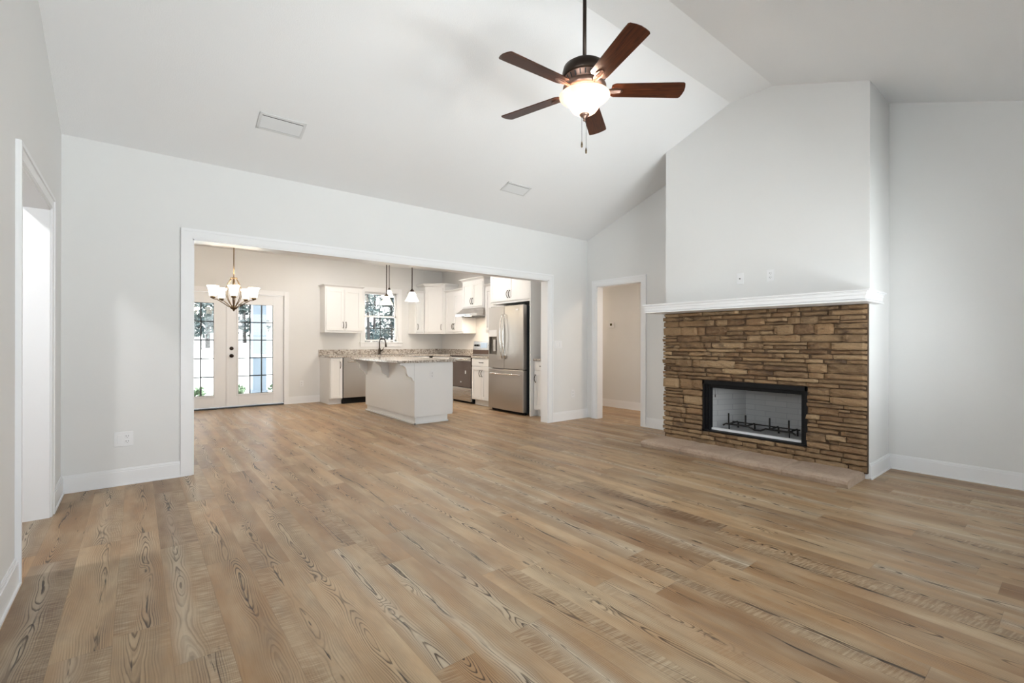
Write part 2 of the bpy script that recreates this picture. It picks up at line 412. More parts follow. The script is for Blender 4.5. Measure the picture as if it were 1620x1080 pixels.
# ------------------------------------------------------------------ mesh builder
class MB:
    def __init__(s, T=None):
        s.v = []; s.f = []; s.c = []; s.T = T; s.uv = None; s.smooth = False
    def add(s, vs, fs, tint=None):
        o = len(s.v)
        if s.T: vs = [s.T(p) for p in vs]
        s.v += [tuple(p) for p in vs]
        s.f += [tuple(i + o for i in f) for f in fs]
        if tint is not None: s.c += [tint] * len(vs)
        return s
    def box(s, a, b):
        x0, y0, z0 = a; x1, y1, z1 = b
        if x0 > x1: x0, x1 = x1, x0
        if y0 > y1: y0, y1 = y1, y0
        if z0 > z1: z0, z1 = z1, z0
        return s.add([(x0, y0, z0), (x1, y0, z0), (x1, y1, z0), (x0, y1, z0), (x0, y0, z1), (x1, y0, z1), (x1, y1, z1), (x0, y1, z1)],
                     [(0, 3, 2, 1), (4, 5, 6, 7), (0, 1, 5, 4), (1, 2, 6, 5), (2, 3, 7, 6), (3, 0, 4, 7)])
    def prism(s, poly, axis, a, b):
        """poly of 2-D points extruded along axis ('x': pts are (y,z); 'y': (x,z); 'z': (x,y))"""
        def P(p, t):
            return {'x': (t, p[0], p[1]), 'y': (p[0], t, p[1]), 'z': (p[0], p[1], t)}[axis]
        n = len(poly)
        vs = [P(p, a) for p in poly] + [P(p, b) for p in poly]
        fs = [tuple(range(n - 1, -1, -1)), tuple(range(n, 2 * n))] + [(i, (i + 1) % n, n + (i + 1) % n, n + i) for i in range(n)]
        return s.add(vs, fs)
    def frustum(s, r0, z0, r1, z1):
        """r = (x0,y0,x1,y1) rectangles"""
        q = lambda r, z: [(r[0], r[1], z), (r[2], r[1], z), (r[2], r[3], z), (r[0], r[3], z)]
        return s.add(q(r0, z0) + q(r1, z1), [(0, 3, 2, 1), (4, 5, 6, 7), (0, 1, 5, 4), (1, 2, 6, 5), (2, 3, 7, 6), (3, 0, 4, 7)])
    def tube(s, pts, r, seg=8, caps=True):
        pts = [Vector(p) for p in pts]
        n = len(pts)
        rs = r if isinstance(r, (list, tuple)) else [r] * n
        vs = []; up = None
        for i, p in enumerate(pts):
            t = (pts[min(i + 1, n - 1)] - pts[max(i - 1, 0)]).normalized()
            if up is None:
                up = Vector((0, 0, 1)) if abs(t.z) < .9 else Vector((1, 0, 0))
            sd = t.cross(up).normalized(); up = sd.cross(t).normalized()
            for k in range(seg):
                a = 2 * math.pi * k / seg
                vs.append(p + (sd * math.cos(a) + up * math.sin(a)) * rs[i])
        fs = []
        for i in range(n - 1):
            for k in range(seg):
                k2 = (k + 1) % seg
                fs.append((i * seg + k, i * seg + k2, (i + 1) * seg + k2, (i + 1) * seg + k))
        if caps:
            fs.append(tuple(range(seg - 1, -1, -1))); fs.append(tuple((n - 1) * seg + k for k in range(seg)))
        return s.add(vs, fs)
    def lathe(s, prof, c=(0, 0, 0), seg=32, axis='z', close=False):
        """prof: (radius, height) pairs"""
        vs = []
        for r_, h_ in prof:
            for k in range(seg):
                a = 2 * math.pi * k / seg
                p = (r_ * math.cos(a), r_ * math.sin(a), h_)
                if axis == 'y': p = (p[0], p[2], p[1])
                if axis == 'x': p = (p[2], p[0], p[1])
                vs.append((p[0] + c[0], p[1] + c[1], p[2] + c[2]))
        n = len(prof); fs = []
        for i in range(n - 1):
            for k in range(seg):
                k2 = (k + 1) % seg
                fs.append((i * seg + k, i * seg + k2, (i + 1) * seg + k2, (i + 1) * seg + k))
        if close:
            for k in range(seg):
                k2 = (k + 1) % seg
                fs.append(((n - 1) * seg + k, (n - 1) * seg + k2, k2, k))
        elif True:
            if prof[0][0] > 1e-4 and s_caps: fs.append(tuple(range(seg - 1, -1, -1)))
            if prof[-1][0] > 1e-4 and s_caps: fs.append(tuple((n - 1) * seg + k for k in range(seg)))
        return s.add(vs, fs)
s_caps = True

def origin(o):
    return Vector(o['_loc']) if o is not None and '_loc' in o else Vector((0, 0, 0))

def build(name, mb, mat, parent=None, bevel=0.0, smooth=False, label=None, loc=None, segs=2):
    me = bpy.data.meshes.new(name)
    po = origin(parent)
    if loc is None:
        if parent is not None: loc = po
        else:
            xs = [p[0] for p in mb.v]; ys = [p[1] for p in mb.v]; zs = [p[2] for p in mb.v]
            loc = Vector(((min(xs) + max(xs)) / 2, (min(ys) + max(ys)) / 2, min(zs)))
    loc = Vector(loc)
    me.from_pydata([tuple(Vector(p) - loc) for p in mb.v], [], mb.f)
    me.materials.append(mat)
    if mb.c:
        ca = me.color_attributes.new('tint', 'FLOAT_COLOR', 'POINT')
        for i, c in enumerate(mb.c): ca.data[i].color = (*c, 1)
    if mb.uv:
        ul = me.uv_layers.new(name='UVMap')
        for lp in me.loops: ul.data[lp.index].uv = mb.uv[lp.vertex_index]
    me.validate()
    import bmesh
    bm = bmesh.new(); bm.from_mesh(me)
    bmesh.ops.recalc_face_normals(bm, faces=bm.faces)
    bm.to_mesh(me); bm.free()
    if smooth:
        for p in me.polygons: p.use_smooth = True
    o = bpy.data.objects.new(name, me)
    COL.objects.link(o)
    if parent is not None:
        o.parent = parent
        o.location = loc - po
    else:
        o.location = loc
    o['_loc'] = tuple(loc)
    if bevel:
        b = o.modifiers.new('bevel', 'BEVEL'); b.width = bevel; b.segments = segs; b.limit_method = 'ANGLE'; b.angle_limit = R(35)
    if label: o['label'] = label
    return o

def thing(name, label, cat, loc, group=None):
    o = bpy.data.objects.new(name, None)
    o.empty_display_size = .1
    COL.objects.link(o)
    o.location = loc; o['_loc'] = tuple(loc)
    o['label'] = label; o['category'] = cat
    if group: o['group'] = group
    return o

def tag(o, label, cat, group=None, kind=None):
    o['label'] = label; o['category'] = cat
    if group: o['group'] = group
    if kind: o['kind'] = kind
    return o

def struct(name, mb, mat, parent=None, **kw):
    o = build(name, mb, mat, parent, **kw)
    if parent is None: o['kind'] = 'structure'
    return o

def dup(o, delta, parent=None):
    c = o.copy(); COL.objects.link(c)
    if parent is not None: c.parent = parent
    else:
        c.location = Vector(o.location) + Vector(delta)
    for ch in o.children: dup(ch, delta, c)
    return c

# ------------------------------------------------------------------ room dimensions
XL, XR = -.453, 5.512          # living room side walls
YB, YF = 4.96, -.59            # back (kitchen opening) wall, front wall
ZE = 2.765; SL = .371          # eave height, vault slope
YA, YC = 2.400, 1.970          # flat strip of the vault
ZR = ZE + SL * (YB - YA)
YK = 9.5; XK = 5.55; ZK = 2.80 # kitchen far wall, right wall, ceiling
def vault(y):
    if y >= YA: return ZE + SL * (YB - y)
    if y <= YC: return ZR - SL * (YC - y)
    return ZR

# floor (one continuous floor through living room, kitchen and hall)
struct('floor', MB().box((-1.9, -.75, -.12), (7.6, 9.62, 0)), M['floor'], loc=(0, 0, 0))

# vaulted ceiling, solid slab
yf = YF - .2; yb = YB + .02
prof = [(yb, vault(yb)), (YA, ZR), (YC, ZR), (yf, vault(yf)), (yf, vault(yf) + .2), (YC, ZR + .2), (YA, ZR + .2), (yb, vault(yb) + .2)]
struct('ceiling', MB().prism(prof, 'x', XL - .13, XR + .13), M['ceiling'])

def gable_piece(mb, x0, x1, y0, y1, z0=0.0):
    ys = sorted({y0, y1, *[q for q in (YC, YA) if y0 < q < y1]})
    for a, b in zip(ys[:-1], ys[1:]):
        mb.prism([(a, z0), (b, z0), (b, vault(b) + .05), (a, vault(a) + .05)], 'x', x0, x1)

# left wall with cased opening
LY0, LY1, LZ = 3.31, 4.345, 2.055
LW = (.25, 1.95, .85, 2.25)  # hole for the made-up left window
mb = MB(); gable_piece(mb, XL - .125, XL, YF - .1, LW[0]); gable_piece(mb, XL - .125, XL, LW[1], LY0); gable_piece(mb, XL - .125, XL, LW[0], LW[1], LW[3]); mb.box((XL - .125, LW[0], 0), (XL, LW[1], LW[2])); gable_piece(mb, XL - .125, XL, LY1, YB + .14); gable_piece(mb, XL - .125, XL, LY0, LY1, LZ)
struct('wall_left', mb, M['wall'])
# right wall with hall opening
HY0, HY1, HZ = 3.95, 4.765, 2.035
mb = MB(); gable_piece(mb, XR, XR + .12, YF - .1, HY0); gable_piece(mb, XR, XR + .12, HY1, YB + .1); gable_piece(mb, XR, XR + .12, HY0, HY1, HZ)
struct('wall_right', mb, M['wall'])
# back wall with wide opening
OX0, OX1, OZ = .382, 4.672, 2.077
YB2 = YB + .14
mb = MB().box((XL, YB, 0), (OX0, YB2, 2.95)).box((OX1, YB, 0), (XR, YB2, 2.95)).box((OX0, YB, OZ), (OX1, YB2, 2.95))
struct('wall_back', mb, M['wall'])
# front wall with three windows (behind the camera)
FW = [(.35, 1.65), (1.85, 3.15), (3.35, 4.65)]; FZ0, FZ1 = .55, 2.25
mb = MB(); xs = [XL - .12] + [v for w in FW for v in w] + [XR + .12]
for i in range(0, len(xs), 2): mb.box((xs[i], YF - .14, 0), (xs[i + 1], YF, vault(YF) + .05))
for a, b in FW: mb.box((a, YF - .14, 0), (b, YF, FZ0)).box((a, YF - .14, FZ1), (b, YF, vault(YF) + .05))
struct('wall_front', mb, M['wall'])
for i, (a, b) in enumerate(FW):
    mb = MB().box((a - .07, YF, FZ0 - .08), (b + .07, YF + .02, FZ0)).box((a - .07, YF, FZ1), (b + .07, YF + .02, FZ1 + .08))
    mb.box((a - .07, YF, FZ0), (a, YF + .02, FZ1)).box((b, YF, FZ0), (b + .07, YF + .02, FZ1))
    zm = (FZ0 + FZ1) / 2
    for (p, q) in (((a, zm - .02), (b, zm + .02)), ((a, FZ0), (b, FZ0 + .04)), ((a, FZ1 - .04), (b, FZ1)), ((a, FZ0), (a + .04, FZ1)), ((b - .04, FZ0), (b, FZ1))):
        mb.box((p[0], YF - .09, p[1]), (q[0], YF - .05, q[1]))
    w = struct('window_%d' % (i + 2), mb, M['trim'])
    build('window_glass', MB().box((a, YF - .072, FZ0), (b, YF - .068, FZ1)), M['glass'], w)

mb = MB()
for (y0, y1, z0, z1) in ((LW[0] - .07, LW[1] + .07, LW[2] - .08, LW[2]), (LW[0] - .07, LW[1] + .07, LW[3], LW[3] + .08), (LW[0] - .07, LW[0], LW[2], LW[3]), (LW[1], LW[1] + .07, LW[2], LW[3])):
    mb.box((XL, y0, z0), (XL + .018, y1, z1))
ym = (LW[0] + LW[1]) / 2
for (y0, y1, z0, z1) in ((LW[0], LW[1], LW[2], LW[2] + .04), (LW[0], LW[1], LW[3] - .04, LW[3]), (LW[0], LW[0] + .04, LW[2], LW[3]), (LW[1] - .04, LW[1], LW[2], LW[3]), (ym - .03, ym + .03, LW[2], LW[3])):
    mb.box((XL - .09, y0, z0), (XL - .05, y1, z1))
w = struct('window_5', mb, M['trim'])  # unseen window made up to go with the added left fill lamp
build('window_glass', MB().box((XL - .072, LW[0], LW[2]), (XL - .068, LW[1], LW[3])), M['glass'], w)

# chimney breast with firebox hole
CX, CY0, CY1 = 4.90, 1.19, 3.17
FY0, FY1, FZ_0, FZ_1 = 1.65, 2.68, .205, .765
mb = MB()
gable_piece(mb, CX, XR + .01, CY0, FY0); gable_piece(mb, CX, XR + .01, FY1, CY1); gable_piece(mb, CX, XR + .01, FY0, FY1, FZ_1)
mb.box((CX, FY0, 0), (XR, FY1, FZ_0))
struct('wall_chimney', mb, M['wall'])

# kitchen shell
mb = MB().box((XK, YB2 - .02, 0), (XK + .08, YK + .12, ZK + .1))
struct('wall_kitchen_right', mb, M['wall'])
struct('wall_kitchen_left', MB().box((XL - .12, YB2, 0), (XL, YK + .12, ZK + .1)), M['wall'])
DX0, DX1, DZ = .345, 2.165, 2.045
WX0, WX1, WZ0, WZ1 = 3.695, 4.445, 1.165, 2.235
mb = MB()
mb.box((XL - .12, YK, 0), (DX0, YK + .13, ZK + .1)).box((DX0, YK, DZ), (DX1, YK + .13, ZK + .1)).box((DX1, YK, 0), (WX0, YK + .13, ZK + .1))
mb.box((WX0, YK, 0), (WX1, YK + .13, WZ0)).box((WX0, YK, WZ1), (WX1, YK + .13, ZK + .1)).box((WX1, YK, 0), (XK + .1, YK + .13, ZK + .1))
struct('wall_kitchen_far', mb, M['wall'])
struct('ceiling_kitchen', MB().box((XL - .1, YB2, ZK), (XK + .05, YK + .1, ZK + .15)), M['ceiling'])
# hall beyond the right opening
HX = 6.75
mb = MB().box((HX, 2.6, 0), (HX + .1, 7.5, 2.5)); mb.box((XR + .12, 2.5, 0), (HX + .1, 2.6, 2.5)); mb.box((XR + .12, 7.4, 0), (HX + .1, 7.5, 2.5))
struct('wall_hall', mb, M['wall'])
struct('ceiling_hall', MB().box((XR + .12, 2.5, 2.44), (HX + .1, 7.5, 2.55)), M['ceiling'])
mb = MB().box((XR + .118, YB + .1, 0), (XR + .20, 7.5, 2.5)); struct('wall_hall_side', mb, M['wall'])
# small passage beyond the left opening
mb = MB().box((-1.85, 2.6, 0), (-1.75, 5.1, 2.5)).box((-1.85, 2.5, 0), (XL - .125, 2.6, 2.5)).box((-1.85, 5.0, 0), (XL - .125, 5.1, 2.5))
struct('wall_passage', mb, M['wall'])
struct('ceiling_passage', MB().box((-1.85, 2.5, 2.44), (XL - .12, 5.1, 2.55)), M['ceiling'])

# ------------------------------------------------------------------ trim
BH = .135
def base_run(name, p, q, inward):
    """baseboard along p->q, sticking out by inward (dx,dy unit)"""
    (x0, y0), (x1, y1) = p, q; ix, iy = inward
    mb = MB()
    for t, z0, z1 in ((.014, 0, BH - .022), (.010, BH - .022, BH - .008), (.006, BH - .008, BH), (.022, 0, .012)):
        mb.box((min(x0, x1, x0 + ix * t, x1 + ix * t), min(y0, y1, y0 + iy * t, y1 + iy * t), z0), (max(x0, x1, x0 + ix * t, x1 + ix * t), max(y0, y1, y0 + iy * t, y1 + iy * t), z1))
    return struct(name, mb, M['trim'])
CW = .085
base_run('baseboard_left', (XL, YF), (XL, LY0 - CW), (1, 0))
base_run('baseboard_left', (XL, LY1 + .07), (XL, YB), (1, 0))
base_run('baseboard_back', (XL, YB), (OX0 - CW, YB), (0, -1))
base_run('baseboard_back', (OX1 + CW, YB), (XR, YB), (0, -1))
base_run('baseboard_right', (XR, CY1), (XR, HY0 - CW), (-1, 0))
base_run('baseboard_right', (XR, YF), (XR, CY0), (-1, 0))
base_run('baseboard_chimney', (CX, CY0), (XR, CY0), (0, -1))
base_run('baseboard_hall', (HX, 2.6), (HX, 7.4), (-1, 0))
base_run('baseboard_kitchen', (DX1 + .07, YK), (2.80, YK), (0, -1))
base_run('baseboard_kitchen_left', (XL, YB2), (XL, YK), (1, 0))

def casing(name, plane, axis, a0, a1, z1, out, depth, w=CW):
    """cased opening: axis 'x' = opening runs along x at y=plane; out = sign of the room side; depth = jamb depth away from room"""
    mb = MB()
    def bx(u0, u1, t0, t1, z0, z1):
        if axis == 'x': mb.box((u0, plane + out * t0, z0), (u1, plane + out * t1, z1))
        else: mb.box((plane + out * t0, u0, z0), (plane + out * t1, u1, z1))
    for (w0, w1, t) in ((0, .010, .012), (.010, w - .022, .015), (w - .022, w, .022)):
        bx(a0 - w1, a0 - w0, 0, t, 0, z1 + w1); bx(a1 + w0, a1 + w1, 0, t, 0, z1 + w1)
        bx(a0 - w0, a1 + w0, 0, t, z1 + w0, z1 + w1)
    # jamb liners
    bx(a0 - .001, a0 + .012, .004, -depth, 0, z1); bx(a1 - .012, a1 + .001, .004, -depth, 0, z1); bx(a0, a1, .004, -depth, z1 - .012, z1 + .001)
    return struct(name, mb, M['trim'])
casing('trim_1', YB, 'x', OX0, OX1, OZ, -1, .145)
casing('trim_2', XR, 'y', HY0, HY1, HZ, -1, .125)
casing('trim_3', XL, 'y', LY0, LY1, LZ, 1, .13)
mb = MB()   # kitchen side casing of the wide opening
mb.box((OX0 - CW, YB2, 0), (OX0, YB2 + .015, OZ + CW)).box((OX1, YB2, 0), (OX1 + CW, YB2 + .015, OZ + CW)).box((OX0, YB2, OZ), (OX1, YB2 + .015, OZ + CW))
struct('trim_4', mb, M['trim'])
# paler strip with a head piece on the hall wall beyond the opening
struct('trim_5', MB().box((HX - .018, 4.74, 0), (HX, 4.83, 2.10)).box((HX - .018, 4.0, 2.03), (HX, 4.83, 2.12)), M['trim'], bevel=.002)

# ------------------------------------------------------------------ french doors
door = struct('door_1', MB().box((DX0, YK - .002, .0), (DX1, YK + .13, .022)), M['darkgrey'])
mb = MB()
mb.box((DX0 - .07, YK - .016, 0), (DX0 + .012, YK, DZ + .07)).box((DX1 - .012, YK - .016, 0), (DX1 + .07, YK, DZ + .07)).box((DX0, YK - .016, DZ - .012), (DX1, YK, DZ + .07))
mb.box((DX0, YK, 0), (DX0 + .012, YK + .13, DZ)).box((DX1 - .012, YK, 0), (DX1, YK + .13, DZ)).box((DX0, YK, DZ - .012), (DX1, YK + .13, DZ))
build('door_casing', mb, M['trim'], door, bevel=.002)
def french_leaf(x0, x1, g0, g1, z0=.035, z1=2.028, gz0=.24, gz1=1.845):
    y0, y1 = YK + .022, YK + .066
    mb = MB().box((x0, y0, z0), (g0, y1, z1)).box((g1, y0, z0), (x1, y1, z1)).box((g0, y0, z0), (g1, y1, gz0)).box((g0, y0, gz1), (g1, y1, z1))
    # raised glazing bead
    for (a, b) in (((g0 - .025, gz0 - .025), (g1 + .025, gz0)), ((g0 - .025, gz1), (g1 + .025, gz1 + .025)), ((g0 - .025, gz0), (g0, gz1)), ((g1, gz0), (g1 + .025, gz1))):
        mb.box((a[0], y0 - .010, a[1]), (b[0], y0, b[1]))
    lf = build('door_leaf', mb, M['trim'], door, bevel=.002)
    build('glass_pane', MB().box((g0, YK + .042, gz0), (g1, YK + .046, gz1)), M['glass'], lf)
    mb = MB()
    for k in (1, 2):
        xx = g0 + (g1 - g0) * k / 3; mb.box((xx - .010, YK + .036, gz0), (xx + .010, YK + .050, gz1))
    for k in range(1, 5):
        zz = gz0 + (gz1 - gz0) * k / 5; mb.box((g0, YK + .036, zz - .009), (g1, YK + .050, zz + .009))
    mb.box((g0, YK + .036, gz0), (g0 + .006, YK + .05, gz1)).box((g1 - .006, YK + .036, gz0), (g1, YK + .05, gz1)).box((g0, YK + .036, gz0), (g1, YK + .05, gz0 + .006)).box((g0, YK + .036, gz1 - .006), (g1, YK + .05, gz1))
    build('muntin_grid', mb, M['column'] if False else M['grid'], lf, label='dark muntin grid')
    return lf
M['grid'] = mat_paint('dark_muntin', (.05, .055, .06), .5)
french_leaf(.359, 1.246, .48, 1.04)
rl = french_leaf(1.252, 2.151, 1.41, 1.97)
build('astragal', MB().box((1.225, YK + .012, .035), (1.262, YK + .024, 2.028)), M['trim'], rl, bevel=.002)
mb = MB().lathe([(.0, 0), (.032, .0), (.032, -.008), (.02, -.014), (.012, -.02), (.0, -.022)], (1.305, YK + .022, 1.055), 20, 'y')
build('deadbolt', mb, M['bronze'], rl, smooth=False, label='dark bronze deadbolt rosette')
mb = MB().lathe([(.0, 0), (.032, .0), (.032, -.006), (.012, -.012), (.012, -.035), (.026, -.045), (.029, -.058), (.022, -.07), (0, -.074)], (1.305, YK + .022, .925), 20, 'y')
build('door_knob', mb, M['bronze'], rl, smooth=True, label='dark bronze round door knob')

# ------------------------------------------------------------------ sink window
win = struct('window_1', MB().box((WX0 - .085, YK - .018, WZ0 - .09), (WX0, YK, WZ1 + .09)).box((WX1, YK - .018, WZ0 - .09), (WX1 + .085, YK, WZ1 + .09))
             .box((WX0, YK - .018, WZ1), (WX1, YK, WZ1 + .09)).box((WX0, YK - .018, WZ0 - .09), (WX1, YK, WZ0))
             .box((WX0, YK, WZ0), (WX0 + .012, YK + .13, WZ1)).box((WX1 - .012, YK, WZ0), (WX1, YK + .13, WZ1)).box((WX0, YK, WZ0), (WX1, YK + .13, WZ0 + .012)).box((WX0, YK, WZ1 - .012), (WX1, YK + .13, WZ1)), M['trim'], bevel=.002)
build('window_sill', MB().box((WX0 - .1, YK - .035, WZ0 - .012), (WX1 + .1, YK, WZ0 + .012)), M['trim'], win, bevel=.004)
for (z0, z1, yy) in ((1.19, 1.735, YK + .05), (1.70, 2.222, YK + .075)):
    a0, a1 = WX0 + .012, WX1 - .012
    mb = MB().box((a0, yy, z0), (a0 + .035, yy + .03, z1)).box((a1 - .035, yy, z0), (a1, yy + .03, z1)).box((a0, yy, z0), (a1, yy + .03, z0 + .035)).box((a0, yy, z1 - .035), (a1, yy + .03, z1))
    sash = build('sash', mb, M['trim'], win, bevel=.002)
    build('glass_pane', MB().box((a0 + .03, yy + .013, z0 + .03), (a1 - .03, yy + .017, z1 - .03)), M['glass'], sash)
    xm = (a0 + a1) / 2; zm = (z0 + z1) / 2
    build('muntin_grid', MB().box((xm - .007, yy + .008, z0 + .03), (xm + .007, yy + .022, z1 - .03)).box((a0 + .03, yy + .008, zm - .007), (a1 - .03, yy + .022, zm + .007)), M['grid'], sash, label='grey muntin grid')

# ------------------------------------------------------------------ fireplace
fp = thing('fireplace', 'stacked brown ledgestone fireplace with white mantel and raised stone hearth', 'fireplace', (4.7, 2.18, 0))
def rnd(a, b): return random.uniform(a, b)
SX = 4.838
def stone(mb, y0, y1, z0, z1, free0=False, free1=False):
    """one irregular ledge stone; front grid with noise"""
    g = .0030
    y0 += g; y1 -= g; z0 += g * .8; z1 -= g * .8
    dep = rnd(-.017, .014); tilt = rnd(-.006, .006)
    ny = max(3, int((y1 - y0) / .028)); nz = 4
    sl0, sl1 = rnd(-.006, .006), rnd(-.006, .006)
    amp = min(.0075, (z1 - z0) * .17)
    ph = rnd(0, 50)
    if free0: y0 += rnd(-.004, .003)
    if free1: y1 += rnd(-.008, .012)
    vs = []
    for layer in (0, 1):
        pass
    for i in range(ny + 1):
        s = i / ny
        y = y0 + (y1 - y0) * s
        zb = z0 + amp * (mnoise.noise(Vector((y * 14, ph, 0))) * 1.0 + .2)
        zt = z1 + amp * (mnoise.noise(Vector((y * 14, ph + 9, 0))) * 1.0 - .2)
        edge_s = min(s, 1 - s) * (y1 - y0)
        rs = 1 - max(0, 1 - edge_s / .011) ** 2
        cx = (1 - rs) * (z1 - z0) * .07
        zb += cx; zt -= cx
        for j in range(nz + 1):
            t = j / nz
            z = zb + (zt - zb) * t
            edge_t = min(t, 1 - t) * (z1 - z0)
            rt = 1 - max(0, 1 - edge_t / .007) ** 2
            rough = mnoise.noise(Vector((y * 22, z * 50, ph))) * .007 + mnoise.noise(Vector((y * 7, z * 16, ph + 5))) * .006
            xf = SX + dep + tilt * (s - .5) * 2 + rough * min(rs, rt) + (1 - min(rs, rt)) * .012
            yy = y + (sl0 * (1 - s) + sl1 * s) * (t - .5) * 1.4 * (0 if (i == 0 and not free0) or (i == ny and not free1) else 1)
            vs.append((xf, yy, z))
    nf = len(vs)
    ring = [i * (nz + 1) for i in range(ny + 1)] + [ny * (nz + 1) + j for j in range(1, nz + 1)] + [i * (nz + 1) + nz for i in range(ny - 1, -1, -1)] + [j for j in range(nz - 1, 0, -1)]
    fs = []
    for i in range(ny):
        for j in range(nz):
            a = i * (nz + 1) + j
            fs.append((a, a + 1, a + nz + 2, a + nz + 1))
    back = []
    for q in ring:
        back.append(len(vs)); vs.append((CX - .006, vs[q][1], vs[q][2]))
    n = len(ring)
    for k in range(n):
        fs.append((ring[k], ring[(k + 1) % n], back[(k + 1) % n], back[k]))
    mb.add(vs, fs, (random.random(), random.random(), random.random()))

def course(mb, y0, y1, z0, z1, l0, l1):
    """fill a band with ledge stones, splitting some bits into thinner stones"""
    y = y0; h = z1 - z0
    while y < y1 - 1e-6:
        ln = rnd(.16, .52)
        if y1 - (y + ln) < .12: ln = y1 - y
        ye = y + ln
        k = random.choice((1, 1, 1, 2, 2, 2, 3)) if h > .08 else random.choice((1, 1, 2)) if h > .062 else 1
        cuts = [0] + sorted(rnd(.3, .7) if k == 2 else q for q in ([.5] if k == 2 else [rnd(.27, .4), rnd(.6, .74)] if k == 3 else [])) + [1]
        for a, b in zip(cuts[:-1], cuts[1:]):
            yy = y
            while yy < ye - 1e-6:
                sl = rnd(.11, .42)
                if ye - (yy + sl) < .07: sl = ye - yy
                stone(mb, yy, yy + sl, z0 + h * a, z0 + h * b, l0 and yy == y0, l1 and abs(yy + sl - y1) < 1e-6)
                yy += sl
        y = ye
def bands(z0, z1):
    zs = [z0]
    while zs[-1] < z1 - 1e-6:
        h = random.choice((.038, .048, .058, .07, .085, .10))
        if z1 - (zs[-1] + h) < .035: h = z1 - zs[-1]
        zs.append(zs[-1] + h)
    return list(zip(zs[:-1], zs[1:]))
mb = MB()
SY0, SY1, SZT = CY0 + .002, CY1 - .004, 1.508
for a, b in bands(.055, FZ_0): course(mb, SY0, SY1, a, b, False, True)
for a, b in bands(FZ_0, FZ_1): course(mb, SY0, FY0, a, b, False, True)
for a, b in bands(FZ_0, FZ_1): course(mb, FY1, SY1, a, b, True, True)
for a, b in bands(FZ_1, SZT): course(mb, SY0, SY1, a, b, False, True)
build('stone_surround', mb, M['stone'], fp)
mb = MB().box((CX - .04, SY0 + .002, .05), (CX - .001, SY1 - .02, FZ_0)).box((CX - .04, SY0 + .002, FZ_1), (CX - .001, SY1 - .02, SZT)).box((CX - .04, SY0 + .002, FZ_0), (CX - .001, FY0, FZ_1)).box((CX - .03, FY1, FZ_0), (CX - .001, SY1 - .02, FZ_1))
build('mortar_bed', mb, M['mortar'], fp)
# hearth slabs
hj = [1.215, 1.71, 2.208, 2.703, 3.185]
for a, b in zip(hj[:-1], hj[1:]):
    nx, ny = 8, 12; vs = []; fs = []
    ph = rnd(0, 99); a_, b_ = a + .002, b - .002
    for i in range(nx + 1):
        for j in range(ny + 1):
            x = 4.43 + (CX - .01 - 4.43) * i / nx; y = a_ + (b_ - a_) * j / ny
            ef = max(0, 1 - (x - 4.43) / .02)
            ey = max(0, 1 - min(y - a_, b_ - y) / .012)
            z = .072 - .012 * ef ** 2 - .005 * ey ** 2 + mnoise.noise(Vector((x * 9, y * 9, ph))) * .003
            xx = x + (mnoise.noise(Vector((y * 12, ph, 3))) * .007 if i == 0 else 0)
            vs.append((xx, y, z))
    for i in range(nx):
        for j in range(ny):
            q = i * (ny + 1) + j; fs.append((q, q + 1, q + ny + 2, q + ny + 1))
    ring = [j for j in range(ny + 1)] + [i * (ny + 1) + ny for i in range(1, nx + 1)] + [nx * (ny + 1) + j for j in range(ny - 1, -1, -1)] + [i * (ny + 1) for i in range(nx - 1, 0, -1)]
    mid = []; low = []
    for q in ring:
        mid.append(len(vs)); vs.append((vs[q][0] + mnoise.noise(Vector((vs[q][1] * 14, ph, 8))) * .004, vs[q][1], .035))
    for q in ring:
        low.append(len(vs)); vs.append((vs[q][0] + (.016 if vs[q][0] < 4.45 else 0), vs[q][1], .0))
    n = len(ring)
    for k in range(n):
        k2 = (k + 1) % n
        fs.append((ring[k], ring[k2], mid[k2], mid[k])); fs.append((mid[k], mid[k2], low[k2], low[k]))
    fs.append(tuple(low))
    m_ = MB().add(vs, fs)
    build('hearth_slab', m_, M['hearth'], fp)
# mantel
mb = MB()
def mantel_layer(mb, ins, z0, z1):
    x0, y0, y1 = 4.52 + ins, 1.10 + ins, 3.232 - ins
    xe = 5.03
    mb.prism([(x0, y0), (xe, y0), (xe, CY0 - .0005), (CX - .0005, CY0 - .0005), (CX - .0005, CY1 + .0005), (xe, CY1 + .0005), (xe, y1), (x0, y1)], 'z', z0, z1)
for ins, z0, z1 in ((.0, 1.590, 1.604), (.014, 1.583, 1.590), (.022, 1.560, 1.583), (.028, 1.528, 1.560), (.036, 1.521, 1.528), (.018, 1.508, 1.521)):
    mantel_layer(mb, ins, z0, z1)
build('mantel_shelf', mb, M['trim'], fp, bevel=.0025)
# firebox
fb = build('firebox_frame', MB().box((CX - .05, FY0, FZ_0), (CX + .06, FY0 + .022, FZ_1)).box((CX - .05, FY1 - .022, FZ_0), (CX + .06, FY1, FZ_1))
           .box((CX - .05, FY0, FZ_1 - .045), (CX + .06, FY1, FZ_1)).box((CX - .05, FY0, FZ_0), (CX + .04, FY1, FZ_0 + .014))
           .box((CX + .0, FY0, FZ_1 - .085), (CX + .05, FY1, FZ_1 - .03))
           .box((CX - .01, FY0 + .02, FZ_0), (CX + .06, FY0 + .062, FZ_1)).box((CX - .01, FY1 - .062, FZ_0), (CX + .06, FY1 - .02, FZ_1))
           .box((CX - .028, FY1 - .045, FZ_0), (CX - .018, FY1 - .022, FZ_1)).box((CX - .028, FY0 + .022, FZ_0), (CX - .018, FY0 + .045, FZ_1)), M['black'], fp, bevel=.002)
bx0, bx1 = CX + .06, CX + .50
ya, yb_ = FY0 + .04, FY1 - .04; ya2, yb2 = FY0 + .22, FY1 - .22
mb = MB()
